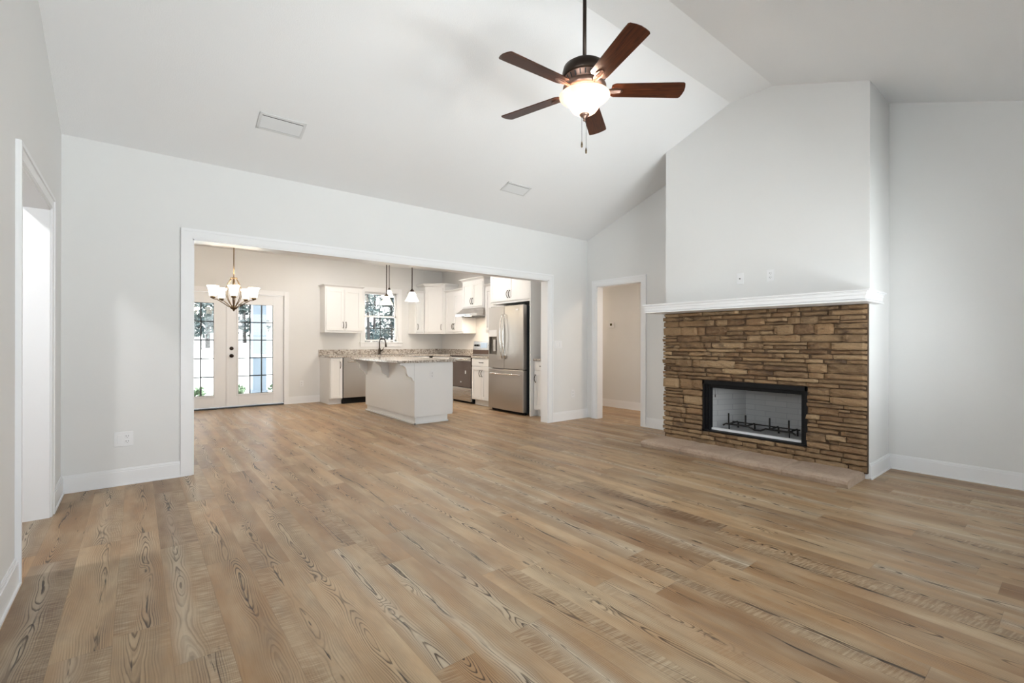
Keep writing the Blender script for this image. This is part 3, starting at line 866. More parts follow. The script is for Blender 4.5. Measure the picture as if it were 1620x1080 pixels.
mb.prism([(bx0, ya - .03), (bx0, ya), (bx1, ya2), (bx1, ya2 - .03)], 'z', FZ_0, FZ_1)
mb.prism([(bx0, yb_ + .03), (bx0, yb_), (bx1, yb2), (bx1, yb2 + .03)], 'z', FZ_0, FZ_1)
mb.box((bx1, ya2 - .03, FZ_0), (bx1 + .03, yb2 + .03, FZ_1))
mb.box((CX + .04, ya - .02, FZ_0), (bx1, yb_ + .02, FZ_0 + .02))
build('firebrick_lining', mb, M['firebrick'], fp, label='pale grey firebrick panels')
build('damper_lid', MB().box((bx0, ya - .02, FZ_1 - .02), (bx1 + .03, yb_ + .02, FZ_1)), M['black'], fp)
build('ledge_strip', MB().box((CX + .035, FY0 + .06, FZ_0 + .014), (CX + .075, FY1 - .06, FZ_0 + .036)), M['plastic'], fp, label='pale ledge strip')
# screen pull chain
build('screen_pull', MB().tube([(CX + .03, FY1 - .10, FZ_1 - .06), (CX + .035, FY1 - .102, FZ_1 - .17)], .002, 6).tube([(CX + .035, FY1 - .102, FZ_1 - .16), (CX + .035, FY1 - .102, FZ_1 - .19)], .005, 6), M['bronze'], fp)
# grate
gt = thing('fire_grate', 'black iron log grate with four upright prongs inside the firebox', 'fire grate', (5.08, 2.1, FZ_0 + .02))
gz = FZ_0 + .088; g0y, g1y = 1.80, 2.52; gx = 5.0
mb = MB().tube([(gx, g1y, gz - .02), (gx, g1y - .03, gz), (gx, 2.25, gz), (gx, 2.19, gz - .026), (gx, 2.13, gz - .026), (gx, 2.08, gz), (gx, g0y + .03, gz), (gx, g0y, gz - .02)], .009, 8)
build('front_bar', mb, M['iron'], gt)
for yy in (1.86, 2.04, 2.28, 2.46):
    mb = MB().tube([(gx, yy, gz + .115), (gx, yy, gz + .005), (gx + .004, yy, gz), (gx + .2, yy, gz + .005), (gx + .215, yy, gz - .005), (gx + .22, yy, FZ_0 + .022)], .0088, 8)
    if yy in (1.86, 2.46): mb.tube([(gx + .01, yy, gz), (gx + .012, yy, FZ_0 + .022)], .0065, 8)
    build('prong', mb, M['iron'], gt)
build('rear_bar', MB().tube([(gx + .17, g0y + .02, gz + .004), (gx + .17, g1y - .02, gz + .004)], .0065, 8), M['iron'], gt)

# ------------------------------------------------------------------ cabinet kit
def frame_far(p):      # u along +x, n towards -y (room), face at y = YK - n
    return (p[0], YK - p[1], p[2])
def frame_right(p):    # u along +y, n towards -x
    return (XK - p[1], p[0], p[2])
def T_of(kind): return frame_far if kind == 'far' else frame_right

def pull_mb(T, u, n, z, vertical=True, ln=.115):
    mb = MB(T); pts = []
    for i in range(9):
        t = i / 8 - .5
        hgt = .012 + .022 * math.cos(t * math.pi)
        pts.append((u, n + hgt, z + t * ln) if vertical else (u + t * ln, n + hgt, z))
    mb.tube(pts, .0055, 8)
    for t in (-.5, .5):
        p = (u, n, z + t * ln) if vertical else (u + t * ln, n, z)
        q = (p[0], n + .016, p[2])
        mb.tube([p, q], .0065, 8)
    return mb

def shaker(name, T, u0, u1, z0, z1, n, parent, pull=None, rail=.058, flat=False):
    """shaker door or drawer front with its pull"""
    mb = MB(T); t = .019
    if flat or (z1 - z0) < .17:
        mb.box((u0, n, z0), (u1, n + t, z1))
    else:
        mb.box((u0, n, z0), (u0 + rail, n + t, z1)).box((u1 - rail, n, z0), (u1, n + t, z1))
        mb.box((u0 + rail, n, z0), (u1 - rail, n + t, z0 + rail)).box((u0 + rail, n, z1 - rail), (u1 - rail, n + t, z1))
        mb.box((u0 + rail - .003, n, z0 + rail - .003), (u1 - rail + .003, n + t - .010, z1 - rail + .003))
    d = build(name, mb, M['cabinet'], parent, bevel=.0015)
    if pull:
        build('handle', pull_mb(T, pull[0], n + t, pull[1], pull[2]), M['bronze'], d, smooth=True, label='dark bronze arched pull')
    return d

def crown_mb(T, u0, u1, n, z, h=.06, out=.045, s0=True, s1=True):
    mb = MB(T)
    def rect(e): return (u0 - (e if s0 else 0), -.0, u1 + (e if s1 else 0), n + e)
    e0, e1, e2 = .006, out * .8, out
    mb.frustum(rect(e0), z, rect(e0), z + h * .2)
    mb.frustum(rect(e0), z + h * .2, rect(e1), z + h * .78)
    mb.frustum(rect(e2), z + h * .78, rect(e2), z + h)
    return mb

def wall_cab(label, kind, u0, u1, z0, z1, dep, doors, crown=.06, s=(True, True), pulls='low', group=None, cout=.045, rev=False):
    T = T_of(kind)
    r = thing('wall_cabinet', label, 'cabinet', T(((u0 + u1) / 2, dep / 2, z0)), group)
    build('body', MB(T).box((u0, .0005, z0), (u1, dep, z1)), M['cabinet'], r, bevel=.0015)
    w = u1 - u0; m_ = .022
    ph = z0 + .13
    if doors == 2:
        mid = (u0 + u1) / 2
        shaker('door', T, u0 + m_, mid - .002, z0 + m_, z1 - .03, dep, r, (mid - .028, ph, True))
        shaker('door', T, mid + .002, u1 - m_, z0 + m_, z1 - .03, dep, r, (mid + .028, ph, True))
    else:
        hx = (u0 + m_ + .03) if doors == -1 else (u1 - m_ - .03)
        shaker('door', T, u0 + m_, u1 - m_, z0 + m_, z1 - .03, dep, r, (hx, ph, True))
    if crown:
        build('crown', crown_mb(T, u0, u1, dep, z1, crown, cout, *s), M['cabinet'], r)
        build('light_rail', MB(T).box((u0 - .003, .0005, z0 - .018), (u1 + .003, dep + .006, z0)), M['cabinet'], r)
    return r

def base_cab(label, kind, u0, u1, dep, layout, group=None, ztop=.88, name='base_cabinet'):
    T = T_of(kind)
    r = thing(name, label, 'cabinet', T(((u0 + u1) / 2, dep / 2, 0)), group)
    build('body', MB(T).box((u0, .0005, .105), (u1, dep, ztop)).box((u0, .0005, 0), (u1, dep - .07, .105)), M['cabinet'], r, bevel=.0015)
    m_ = .014
    mid = (u0 + u1) / 2
    if layout == 'drawer2':
        shaker('drawer', T, u0 + m_, u1 - m_, .735, ztop - .015, dep, r, (mid, .80, False))
        shaker('door', T, u0 + m_, mid - .002, .12, .715, dep, r, (mid - .03, .60, True))
        shaker('door', T, mid + .002, u1 - m_, .12, .715, dep, r, (mid + .03, .60, True))
    elif layout == 'drawer1L':
        shaker('drawer', T, u0 + m_, u1 - m_, .735, ztop - .015, dep, r, (mid, .80, False))
        shaker('door', T, u0 + m_, u1 - m_, .12, .715, dep, r, (u1 - m_ - .04, .60, True))
    elif layout == 'doorR':
        shaker('door', T, u0 + m_, u1 - m_, .12, ztop - .012, dep, r, (u1 - m_ - .035, .74, True), rail=.045)
    elif layout == 'doors2':
        shaker('door', T, u0 + m_, mid - .002, .12, ztop - .015, dep, r, (mid - .03, .70, True))
        shaker('door', T, mid + .002, u1 - m_, .12, ztop - .015, dep, r, (mid + .03, .70, True))
    return r

# ---- far run (y = 9.5)
base_cab('narrow white base cabinet left of the dishwasher', 'far', 2.80, 3.035, .62, 'doorR')
base_cab('white double-door sink base cabinet behind the island', 'far', 3.665, 4.55, .62, 'doors2')
base_cab('white corner base cabinet on the sink wall', 'far', 4.555, 4.88, .62, 'doorR')
dw = thing('dishwasher', 'stainless steel dishwasher under the granite counter left of the sink', 'dishwasher', (3.35, 9.2, 0))
build('body', MB().box((3.04, YK - .60, .10), (3.66, YK - .002, .875)), M['darkgrey'], dw)
build('door', MB().box((3.045, YK - .645, .115), (3.655, YK - .605, .872)), M['steel'], dw, bevel=.004)
build('handle', MB().tube([(3.12, YK - .67, .80), (3.58, YK - .67, .80)], .011, 10).box((3.13, YK - .67, .792), (3.15, YK - .643, .808)).box((3.55, YK - .67, .792), (3.57, YK - .643, .808)), M['steel_smooth'], dw, smooth=True)
build('kickplate', MB().box((3.045, YK - .60, 0), (3.655, YK - .56, .11)), M['black'], dw)
ct = thing('countertop', 'speckled granite countertop running along the sink wall and turning the corner', 'countertop', (4.2, 9.2, .88))
CY = YK - .655
build('slab', MB().prism([(2.775, CY), (4.90, CY), (4.90, 8.095), (XK - .001, 8.095), (XK - .001, YK - .001), (2.775, YK - .001)], 'z', .88, .915), M['granite'], ct, bevel=.004)
build('backsplash', MB().box((2.775, YK - .021, .915), (XK - .001, YK - .001, 1.02)).box((XK - .021, 8.095, .915), (XK - .001, YK - .021, 1.02)), M['granite'], ct, bevel=.002)
# sink and faucet
sk = thing('kitchen_sink', 'stainless undermount sink rim below the faucet', 'sink', (4.05, 9.15, .916))
build('rim', MB().box((3.72, 8.93, .9155), (4.38, 8.95, .921)).box((3.72, 9.33, .9155), (4.38, 9.35, .921)).box((3.72, 8.95, .9155), (3.74, 9.33, .921)).box((4.36, 8.95, .9155), (4.38, 9.33, .921)), M['steel_smooth'], sk, bevel=.002)
build('basin', MB().box((3.74, 8.95, .9152), (4.36, 9.33, .9165)), M['steel_smooth'], sk)
fc = thing('kitchen_faucet', 'dark bronze gooseneck faucet standing at the sink below the window', 'faucet', (3.98, 9.385, .916))
fx, fy = 3.98, 9.385
pts = [(fx, fy, .93), (fx, fy, 1.18)]
for i in range(1, 9):
    a = math.pi * i / 9
    pts.append((fx + .055 * (1 - math.cos(a)) * .9, fy - .055 * (1 - math.cos(a)) * .6, 1.18 + .075 * math.sin(a)))
pts.append((fx + .105, fy - .07, 1.15))
build('spout', MB().tube(pts, .012, 10), M['bronze'], fc, smooth=True)
build('spray_head', MB().tube([(fx + .105, fy - .07, 1.16), (fx + .108, fy - .072, 1.10), (fx + .11, fy - .074, 1.07)], [.014, .020, .022], 12), M['bronze'], fc, smooth=True)
build('faucet_base', MB().lathe([(.034, 0), (.034, .01), (.026, .02), (.024, .11), (.016, .13)], (fx, fy, .9155), 20), M['bronze'], fc, smooth=True)
build('lever', MB().tube([(fx, fy, .98), (fx + .05, fy - .03, 1.0), (fx + .075, fy - .045, 1.06)], [.014, .009, .007], 8), M['bronze'], fc, smooth=True)

wall_cab('white two-door wall cabinet left of the kitchen window', 'far', 2.805, 3.535, 1.375, 2.235, .31, 2, .045, (True, True), cout=.04)
wall_cab('narrow white wall cabinet between the window and the corner cabinet', 'far', 4.70, 4.925, 1.375, 2.235, .31, -1, .05, (True, False))
# diagonal corner cabinet
dc = thing('wall_cabinet', 'tall angled white corner wall cabinet', 'cabinet', (5.3, 9.25, 1.375))
A_, B_ = (4.925, YK - .33), (XK - .33, 8.80)
A_ = (4.93, 9.17); B_ = (5.225, 8.82)
poly = [A_, B_, (XK - .0005, 8.82), (XK - .0005, YK - .0005), (4.93, YK - .0005)]
build('body', MB().prism(poly, 'z', 1.375, 2.385), M['cabinet'], dc, bevel=.0015)
du = Vector((B_[0] - A_[0], B_[1] - A_[1], 0)); dl = du.length; du.normalize(); dn = Vector((du.y, -du.x, 0))
if dn.x > 0: dn = -dn
def T_diag(p): q = Vector((A_[0], A_[1], 0)) + du * p[0] + dn * p[1]; return (q.x, q.y, p[2])
shaker('door', T_diag, .02, dl - .045, 1.397, 2.355, .0, dc, (dl - .045 - .03, 1.50, True))
def poly_off(e):
    a = Vector((*A_, 0)) + dn * e - du * e * .3; b = Vector((*B_, 0)) + dn * e + du * e * .3
    return [(a.x - e * .3, YK - .0005), (a.x - .3 * e, a.y), (b.x, b.y - .3 * e), (XK - .0005, b.y - .3 * e), (XK - .0005, YK - .0005)]
mb = MB(); mb.prism(poly_off(.008), 'z', 2.385, 2.40); mb.prism(poly_off(.028), 'z', 2.40, 2.43); mb.prism(poly_off(.046), 'z', 2.43, 2.45)
build('crown', mb, M['cabinet'], dc, bevel=.004)
build('light_rail', MB().prism(poly_off(.004), 'z', 1.357, 1.375), M['cabinet'], dc)

# ---- right run (x = 5.55)
wall_cab('white two-door wall cabinet between the corner cabinet and the range hood', 'right', 8.095, 8.815, 1.375, 2.235, .31, 2, .05, (False, False))
wall_cab('short white wall cabinet above the range hood', 'right', 7.335, 8.09, 1.86, 2.39, .34, 2, .06, (True, True), cout=.06)
wall_cab('white wall cabinet partly hidden behind the refrigerator cabinet', 'right', 6.695, 7.33, 1.375, 2.235, .31, 2, .05, (False, False))
wall_cab('deep white two-door cabinet above the refrigerator', 'right', 5.585, 6.685, 1.855, 2.39, .66, 2, .06, (False, True))
panel = build('tall_cabinet_panel', MB().box((XK - .70, 5.555, 0), (XK - .001, 5.578, 2.39)), M['cabinet'], bevel=.0015)
tag(panel, 'tall white end panel on the right side of the refrigerator', 'cabinet panel')
base_cab('white corner base cabinet left of the range', 'right', 8.10, 8.815, .62, 'drawer1L')
base_cab('white base cabinet with drawer and two doors between range and refrigerator', 'right', 6.665, 7.315, .62, 'drawer2')
base_cab('small white base cabinet between the refrigerator panel and the wide opening', 'right', 5.12, 5.55, .62, 'drawer1L')
for (u0, u1, lb) in ((6.65, 7.318, 'short granite countertop between range and refrigerator'), (5.115, 5.553, 'small granite countertop to the right of the refrigerator panel')):
    c2 = thing('countertop', lb, 'countertop', (5.2, (u0 + u1) / 2, .88))
    build('slab', MB().box((XK - .65, u0, .88), (XK - .001, u1, .915)), M['granite'], c2, bevel=.004)
    build('backsplash', MB().box((XK - .021, u0, .915), (XK - .001, u1, 1.02)), M['granite'], c2, bevel=.002)

# range
rg = thing('kitchen_range', 'stainless electric range with dark glass oven door', 'range', (5.2, 7.71, 0))
r0, r1, rx = 7.335, 8.085, XK - .63
build('body', MB().box((rx + .03, r0, .03), (XK - .01, r1, .895)).box((rx + .06, r0 + .02, 0), (XK - .05, r1 - .02, .03)), M['black'], rg)
build('cooktop', MB().box((rx - .01, r0, .895), (XK - .07, r1, .918)), M['oven_glass'], rg, bevel=.003, label='black glass cooktop')
od = build('oven_door', MB().box((rx - .01, r0 + .004, .31), (rx + .03, r1 - .004, .885)), M['oven_glass'], rg, bevel=.004, label='dark glass oven door')
build('door_trim', MB().box((rx - .013, r0 + .004, .815), (rx - .008, r1 - .004, .885)), M['steel_smooth'], od, label='steel strip across top of door')
build('oven_handle', MB().tube([(rx - .055, r0 + .05, .845), (rx - .055, r1 - .05, .845)], .012, 10).box((rx - .055, r0 + .06, .837), (rx - .01, r0 + .085, .853)).box((rx - .055, r1 - .085, .837), (rx - .01, r1 - .06, .853)), M['steel_smooth'], od, smooth=True)
build('label_sticker', MB().box((rx - .0115, 7.50, .57), (rx - .0102, 7.53, .63)), M['plastic'], od)
build('label_sticker', MB().box((rx - .0115, 7.66, .395), (rx - .0102, 7.70, .415)), M['plastic'], od)
build('drawer', MB().box((rx - .01, r0 + .004, .045), (rx + .03, r1 - .004, .302)), M['steel_h'], rg, bevel=.004)
cp = build('control_panel', MB().prism([(XK - .085, .918), (XK - .065, 1.19), (XK - .012, 1.19), (XK - .012, .918)], 'y', r0, r1), M['steel_h'], rg, bevel=.003)
build('vent_strip', MB().box((XK - .092, r0 + .01, .93), (XK - .075, r1 - .01, 1.02)), M['oven_glass'], cp)
for yy in (7.42, 7.50, 7.92, 8.0):
    build('knob', MB().lathe([(.0, -.03), (.018, -.028), (.020, -.0), (.020, .0)], (XK - .073, yy, 1.11), 16, 'x'), M['black'], cp, smooth=True)
build('display', MB().prism([(XK - .079, 1.06), (XK - .0725, 1.16), (XK - .070, 1.16), (XK - .076, 1.06)], 'y', 7.60, 7.82), M['bluedisplay'], cp, label='pale blue control overlay')

# hood
hd = thing('range_hood', 'stainless under-cabinet range hood above the range', 'range hood', (5.3, 7.71, 1.66))
build('canopy', MB().prism([(XK - .002, 1.69), (XK - .50, 1.69), (XK - .50, 1.735), (XK - .34, 1.858), (XK - .002, 1.858)], 'y', 7.337, 8.088), M['steel_h'], hd, bevel=.002)
build('lip', MB().box((XK - .505, 7.335, 1.685), (XK - .495, 8.09, 1.735)), M['steel_smooth'], hd, bevel=.002)
build('filter', MB().box((XK - .42, 7.42, 1.682), (XK - .06, 8.0, 1.69)), M['darkgrey'], hd)
build('light_lens', MB().box((XK - .485, 7.62, 1.682), (XK - .43, 7.80, 1.69)), M['hood_lens'], hd)
lamp('hood_light', 'AREA', (XK - .44, 7.71, 1.68), 4, (1, .82, .62), (0, 0, 0), shape='RECTANGLE', size=.12, size_y=.05)

# refrigerator
fr = thing('refrigerator', 'stainless french door refrigerator with water dispenser and bottom freezer', 'refrigerator', (5.1, 6.13, 0))
f0, f1 = 5.655, 6.590; fX = 4.765
build('body', MB().box((fX + .10, f0 + .012, .03), (XK - .05, f1 - .012, 1.765)), M['darkgrey'], fr, bevel=.004, label='dark grey cabinet body')
build('foot_grille', MB().box((fX + .08, f0 + .03, .002), (fX + .14, f1 - .03, .05)), M['black'], fr)
for yy in (f0 + .09, f1 - .09):
    build('hinge_cover', MB().box((fX + .04, yy - .05, 1.765), (fX + .16, yy + .05, 1.785)), M['darkgrey'], fr, bevel=.003)
fm = (f0 + f1) / 2
def fdoor(name, y0, y1, z0, z1):
    # gently bowed front
    n = 10; pf = []
    for i in range(n + 1):
        t = i / n; y = y0 + (y1 - y0) * t
        g = (y - f0) / (f1 - f0)
        pf.append((fX + .018 * (2 * g - 1) ** 2, y))
    pf += [(fX + .095, y1), (fX + .095, y0)]
    return MB().prism(pf, 'z', z0, z1)
d1 = build('door', fdoor('door', f0, fm - .003, .735, 1.775), M['steel'], fr, bevel=.004)
dy0, dy1, dz0, dz1 = 6.335, 6.560, .965, 1.385
# left door with a recess for the dispenser
mb = MB()
def bow(y): return fX + .018 * (2 * (y - f0) / (f1 - f0) - 1) ** 2
for (a, b, z0, z1) in ((fm + .003, dy0, .735, 1.775), (dy1, f1, .735, 1.775), (dy0, dy1, .735, dz0), (dy0, dy1, dz1, 1.775)):
    k = 6; pf = [(bow(a + (b - a) * i / k), a + (b - a) * i / k) for i in range(k + 1)] + [(fX + .095, b), (fX + .095, a)]
    mb.prism(pf, 'z', z0, z1)
d2 = build('door', mb, M['steel'], fr)
dp = build('dispenser', MB().box((fX + .06, dy0, dz0), (fX + .07, dy1, 1.27)).box((fX + .012, dy0, dz0), (fX + .06, dy0 + .006, 1.27)).box((fX + .012, dy1 - .006, dz0), (fX + .06, dy1, 1.27)).box((fX + .012, dy0, dz0), (fX + .06, dy1, dz0 + .008)), M['dispenser'], d2, label='dark dispenser recess')
build('dispenser_panel', MB().box((fX + .002, dy0, 1.27), (fX + .06, dy1, dz1)), M['plastic'], d2, label='pale control panel above dispenser')
build('dispenser_paddle', MB().box((fX + .035, 6.41, 1.02), (fX + .045, 6.48, 1.22)), M['steel_smooth'], d2)
def fhandle(y, sgn):
    pts = []
    for i in range(13):
        t = i / 12
        z = .90 + .74 * t; b = math.sin(math.pi * t)
        pts.append((fX - .012 - .052 * b ** .7, y + sgn * .0 * b, z))
    return MB().tube(pts, [.010 + .004 * math.sin(math.pi * i / 12) for i in range(13)], 10)
build('handle', fhandle(fm - .042, 1), M['steel_smooth'], d1, smooth=True)
build('handle', fhandle(fm + .042, 1), M['steel_smooth'], d2, smooth=True)
fz = build('freezer_drawer', fdoor('fz', f0, f1, .05, .722), M['steel'], fr, bevel=.004)
pts = []
for i in range(13):
    t = i / 12; y = f0 + .06 + (f1 - f0 - .12) * t; pts.append((fX - .008 - .045 * math.sin(math.pi * t) ** .5, y, .648))
build('handle', MB().tube(pts, .0125, 10), M['steel_smooth'], fz, smooth=True)
build('badge', MB().box((bow(5.78) - .0035, 5.76, 1.69), (bow(5.78) + .004, 5.83, 1.715)), M['plastic'], d1, label='small pale badge')

# ------------------------------------------------------------------ island
isl = thing('kitchen_island', 'white kitchen island with granite top and carved corbels', 'kitchen island', (3.38, 6.93, 0))
ix0, ix1, iy0, iy1 = 3.075, 3.70, 6.02, 7.84
build('body', MB().box((ix0, iy0, .10), (ix1, iy1, .878)).box((ix0 + .02, iy0 + .02, 0), (ix1 - .075, iy1 - .02, .10)), M['cabinet'], isl, bevel=.002)
mb = MB().box((ix0 - .004, iy0 - .004, 0), (ix1 - .072, iy0 + .02, .022)).box((ix0 - .004, iy0 - .004, 0), (ix0 + .02, iy1 + .004, .022))
build('shoe_moulding', mb, M['cabinet'], isl, bevel=.004)
for k in range(3):
    pass
build('corner_post', MB().box((ix0 - .004, iy0 - .004, .10), (ix0 + .05, iy0 + .02, .878)), M['cabinet'], isl, bevel=.002)
kd0 = shaker('door', lambda p: (ix1 + p[1], p[0], p[2]), iy0 + .02, (iy0 + iy1) / 2 - .002, .12, .865, 0, isl, ((iy0 + iy1) / 2 - .04, .7, True))
shaker('door', lambda p: (ix1 + p[1], p[0], p[2]), (iy0 + iy1) / 2 + .002, iy1 - .02, .12, .865, 0, isl, ((iy0 + iy1) / 2 + .04, .7, True))
build('granite_top', MB().box((2.80, 5.985, .88), (3.745, 7.875, .915)), M['granite'], isl, bevel=.004, label='speckled granite slab')
# corbels
cpf = [(ix0, .878), (2.855, .878), (2.855, .852), (2.868, .846)]
for i in range(0, 9):
    a = math.pi / 2 * i / 8
    cpf.append((2.868 + .085 * math.sin(a) * 1.0, .846 - .085 * (1 - math.cos(a)) - .0))
for i in range(1, 9):
    a = math.pi / 2 * i / 8
    cpf.append((2.953 + .062 * (1 - math.cos(a)), .761 - .085 * math.sin(a)))
cpf += [(3.030, .668), (3.042, .655), (3.046, .628), (ix0, .612)]
for yy in (6.024, 6.895, 7.77):
    cb = build('corbel', MB().prism(cpf, 'y', yy, yy + .055), M['cabinet'], isl, bevel=.003)
    ins = [(ix0 - .012, .86)] + [(x + .014, z - .006) for x, z in cpf[4:-3]] + [(ix0 - .012, .66)]
def plate(name, label, cat, T, kind='duplex', w=.07, h=.115):
    """T maps (u, n, z) with n out of the wall"""
    r = thing(name, label, cat, T((0, 0, 0)))
    build('cover_plate', MB(T).box((-w / 2, 0, -h / 2), (w / 2, .005, h / 2)), M['plastic'], r, bevel=.002)
    def duplex(u):
        for zz in (-.021, .021):
            rc = build('receptacle', MB(T).box((u - .0165, .004, zz - .0145), (u + .0165, .0075, zz + .0145)), M['plastic'], r, bevel=.0015)
            build('slot', MB(T).box((u - .0085, .0074, zz - .003), (u - .0060, .0079, zz + .009)).box((u + .0060, .0074, zz - .003), (u + .0085, .0079, zz + .009)).box((u - .002, .0074, zz - .011), (u + .002, .0079, zz - .007)), M['slot'], rc)
    if kind == 'duplex': duplex(0)
    if kind == 'two_gang':
        duplex(.023)
        build('blank_insert', MB(T).box((-.04, .004, -.034), (-.008, .0075, .034)), M['plastic'], r, bevel=.001)
    if kind == 'coax':
        build('jack', MB(T).tube([(0, .004, 0), (0, .014, 0)], .006, 12), M['slot'], r, label='dark coaxial jack')
    if kind == 'switch3':
        for u in (-.046, 0, .046):
            build('rocker', MB(T).box((u - .0165, .004, -.033), (u + .0165, .009, .033)), M['plastic'], r, bevel=.0015)
    return r
TY = lambda x, y, z: (lambda p: (x + p[0], y - p[1], z + p[2]))
TX = lambda x, y, z: (lambda p: (x - p[1], y - p[0], z + p[2]))
plate('wall_outlet', 'double-gang white outlet plate low on the wall left of the wide opening', 'outlet', TY(-.082, YB, .375), 'two_gang', .122, .118)
plate('wall_outlet', 'white outlet plate low on the wall between the two openings', 'outlet', TY(5.187, YB, .395))
plate('light_switch', 'white light switch plate right of the wide opening', 'light switch', TY(4.87, YB, 1.14), 'switch3', .165)
plate('cable_jack', 'small white cable plate above the mantel, left of the other plate', 'wall plate', TX(CX, 2.292, 1.838), 'coax')
plate('wall_outlet', 'white outlet plate above the mantel', 'outlet', TX(CX, 1.993, 1.84))
plate('wall_outlet', 'white outlet plate on the kitchen wall right of the french doors', 'outlet', TY(2.465, YK, .375))
plate('wall_outlet', 'white outlet plate on the end of the kitchen island', 'outlet', TY(3.353, iy0, .70))
th = thing('thermostat', 'white thermostat with small screen on the hallway wall', 'thermostat', (HX, 5.477, 1.44))
build('housing', MB().box((HX - .025, 5.43, 1.44), (HX, 5.525, 1.54)), M['plastic'], th, bevel=.004)
build('screen', MB().box((HX - .0265, 5.455, 1.478), (HX - .0245, 5.50, 1.518)), M['lcd'], th)

# ------------------------------------------------------------------ ceiling vents
def vent(label, xc, yc, w, h):
    ang = math.atan(SL)
    z = vault(yc)
    # local: u = x, v = down-slope (+y), n = out of the ceiling (downwards)
    cu = Vector((1, 0, 0)); cv = Vector((0, math.cos(ang), -math.sin(ang))); cn = Vector((0, -math.sin(ang), -math.cos(ang)))
    c = Vector((xc, yc, z))
    T = lambda p: tuple(c + cu * p[0] + cv * p[1] + cn * p[2])
    r = thing('ceiling_vent', label, 'air vent', tuple(c))
    fw = .022
    mb = MB(T).box((-w / 2, -h / 2, 0), (w / 2, -h / 2 + fw, .008)).box((-w / 2, h / 2 - fw, 0), (w / 2, h / 2, .008)).box((-w / 2, -h / 2, 0), (-w / 2 + fw, h / 2, .008)).box((w / 2 - fw, -h / 2, 0), (w / 2, h / 2, .008))
    build('frame', mb, M['vent'], r, bevel=.002)
    build('backing', MB(T).box((-w / 2 + fw, -h / 2 + fw, 0), (w / 2 - fw, h / 2 - fw, .001)), M['slot'], r, label='dark duct opening')
    ns = 5; hh = h - 2 * fw
    for i in range(ns):
        v = -hh / 2 + .010 + (hh - .014) * (i + .5) / ns
        mb = MB(T).add([(-w / 2 + fw, v - .011, .002), (w / 2 - fw, v - .011, .002), (w / 2 - fw, v + .008, .009), (-w / 2 + fw, v + .008, .009),
                        (-w / 2 + fw, v - .011, .0035), (w / 2 - fw, v - .011, .0035), (w / 2 - fw, v + .008, .0105), (-w / 2 + fw, v + .008, .0105)],
                       [(0, 1, 2, 3), (7, 6, 5, 4), (0, 4, 5, 1), (1, 5, 6, 2), (2, 6, 7, 3), (3, 7, 4, 0)])
        build('louver', mb, M['vent'], r)
    return r
vent('white ceiling vent nearer the left wall', .955, 4.31, .36, .19)
vent('white ceiling vent below and to the right of the ceiling fan', 3.53, 4.31, .36, .17)

# ------------------------------------------------------------------ ceiling fan
FCX, FCY = 2.304, 2.101
fan = thing('ceiling_fan', 'five-blade walnut and bronze ceiling fan with lit glass bowl', 'ceiling fan', (FCX, FCY, 2.6))
cc = (FCX, FCY, 0)
build('canopy', MB().lathe([(.075, ZR), (.072, ZR - .03), (.05, ZR - .06), (.02, ZR - .075)], cc, 32), M['bronze'], fan, smooth=True)
build('downrod', MB().tube([(FCX, FCY, ZR - .07), (FCX, FCY, 3.02)], .0125, 16), M['bronze'], fan, smooth=True)
build('motor_housing', MB().lathe([(.02, 3.05), (.032, 3.045), (.034, 3.022), (.06, 3.018), (.11, 3.005), (.138, 2.985), (.146, 2.955), (.146, 2.925), (.138, 2.915)], cc, 48), M['bronze'], fan, smooth=True)
mh = build('vented_band', MB().lathe([(.136, 2.918), (.133, 2.912), (.118, 2.880), (.112, 2.875), (.112, 2.87)], cc, 48), M['copper'], fan, smooth=True, label='copper-toned vented band')
mb = MB()
for k in range(24):
    a = 2 * math.pi * k / 24; ca, sa = math.cos(a), math.sin(a)
    def P(r_, t_, z_): return (FCX + r_ * ca - t_ * sa, FCY + r_ * sa + t_ * ca, z_)
    vs = [P(.1345, -.004, 2.910), P(.1345, .004, 2.910), P(.1215, .004, 2.884), P(.1215, -.004, 2.884), P(.12, -.004, 2.910), P(.12, .004, 2.910), P(.11, .004, 2.884), P(.11, -.004, 2.884)]
    mb.add(vs, [(0, 1, 2, 3), (4, 7, 6, 5), (0, 4, 5, 1), (1, 5, 6, 2), (2, 6, 7, 3), (3, 7, 4, 0)])
build('vent_slot', mb, M['slot'], mh)
build('flywheel', MB().lathe([(.06, 2.872), (.135, 2.868), (.142, 2.856), (.142, 2.838), (.130, 2.826), (.06, 2.822)], cc, 48), M['copper'], fan, smooth=True)
build('light_fitter', MB().lathe([(.05, 2.824), (.075, 2.818), (.085, 2.802), (.10, 2.797), (.10, 2.792)], cc, 40), M['copper'], fan, smooth=True)
s_caps = False
mb = MB().lathe([(.166, 2.800), (.167, 2.795), (.158, 2.785), (.138, 2.771), (.118, 2.757), (.103, 2.740), (.093, 2.720), (.078, 2.700), (.054, 2.684), (.022, 2.675)], cc, 48)
bowl = build('glass_bowl', mb, M['shade_fan'], fan, smooth=True, label='lit alabaster glass bowl')
sol = bowl.modifiers.new('solid', 'SOLIDIFY'); sol.thickness = .004
s_caps = True
build('finial', MB().lathe([(.0, 2.632), (.006, 2.634), (.010, 2.640), (.006, 2.647), (.012, 2.652), (.010, 2.660), (.028, 2.667), (.033, 2.676), (.030, 2.682)], cc, 24), M['copper'], fan, smooth=True)
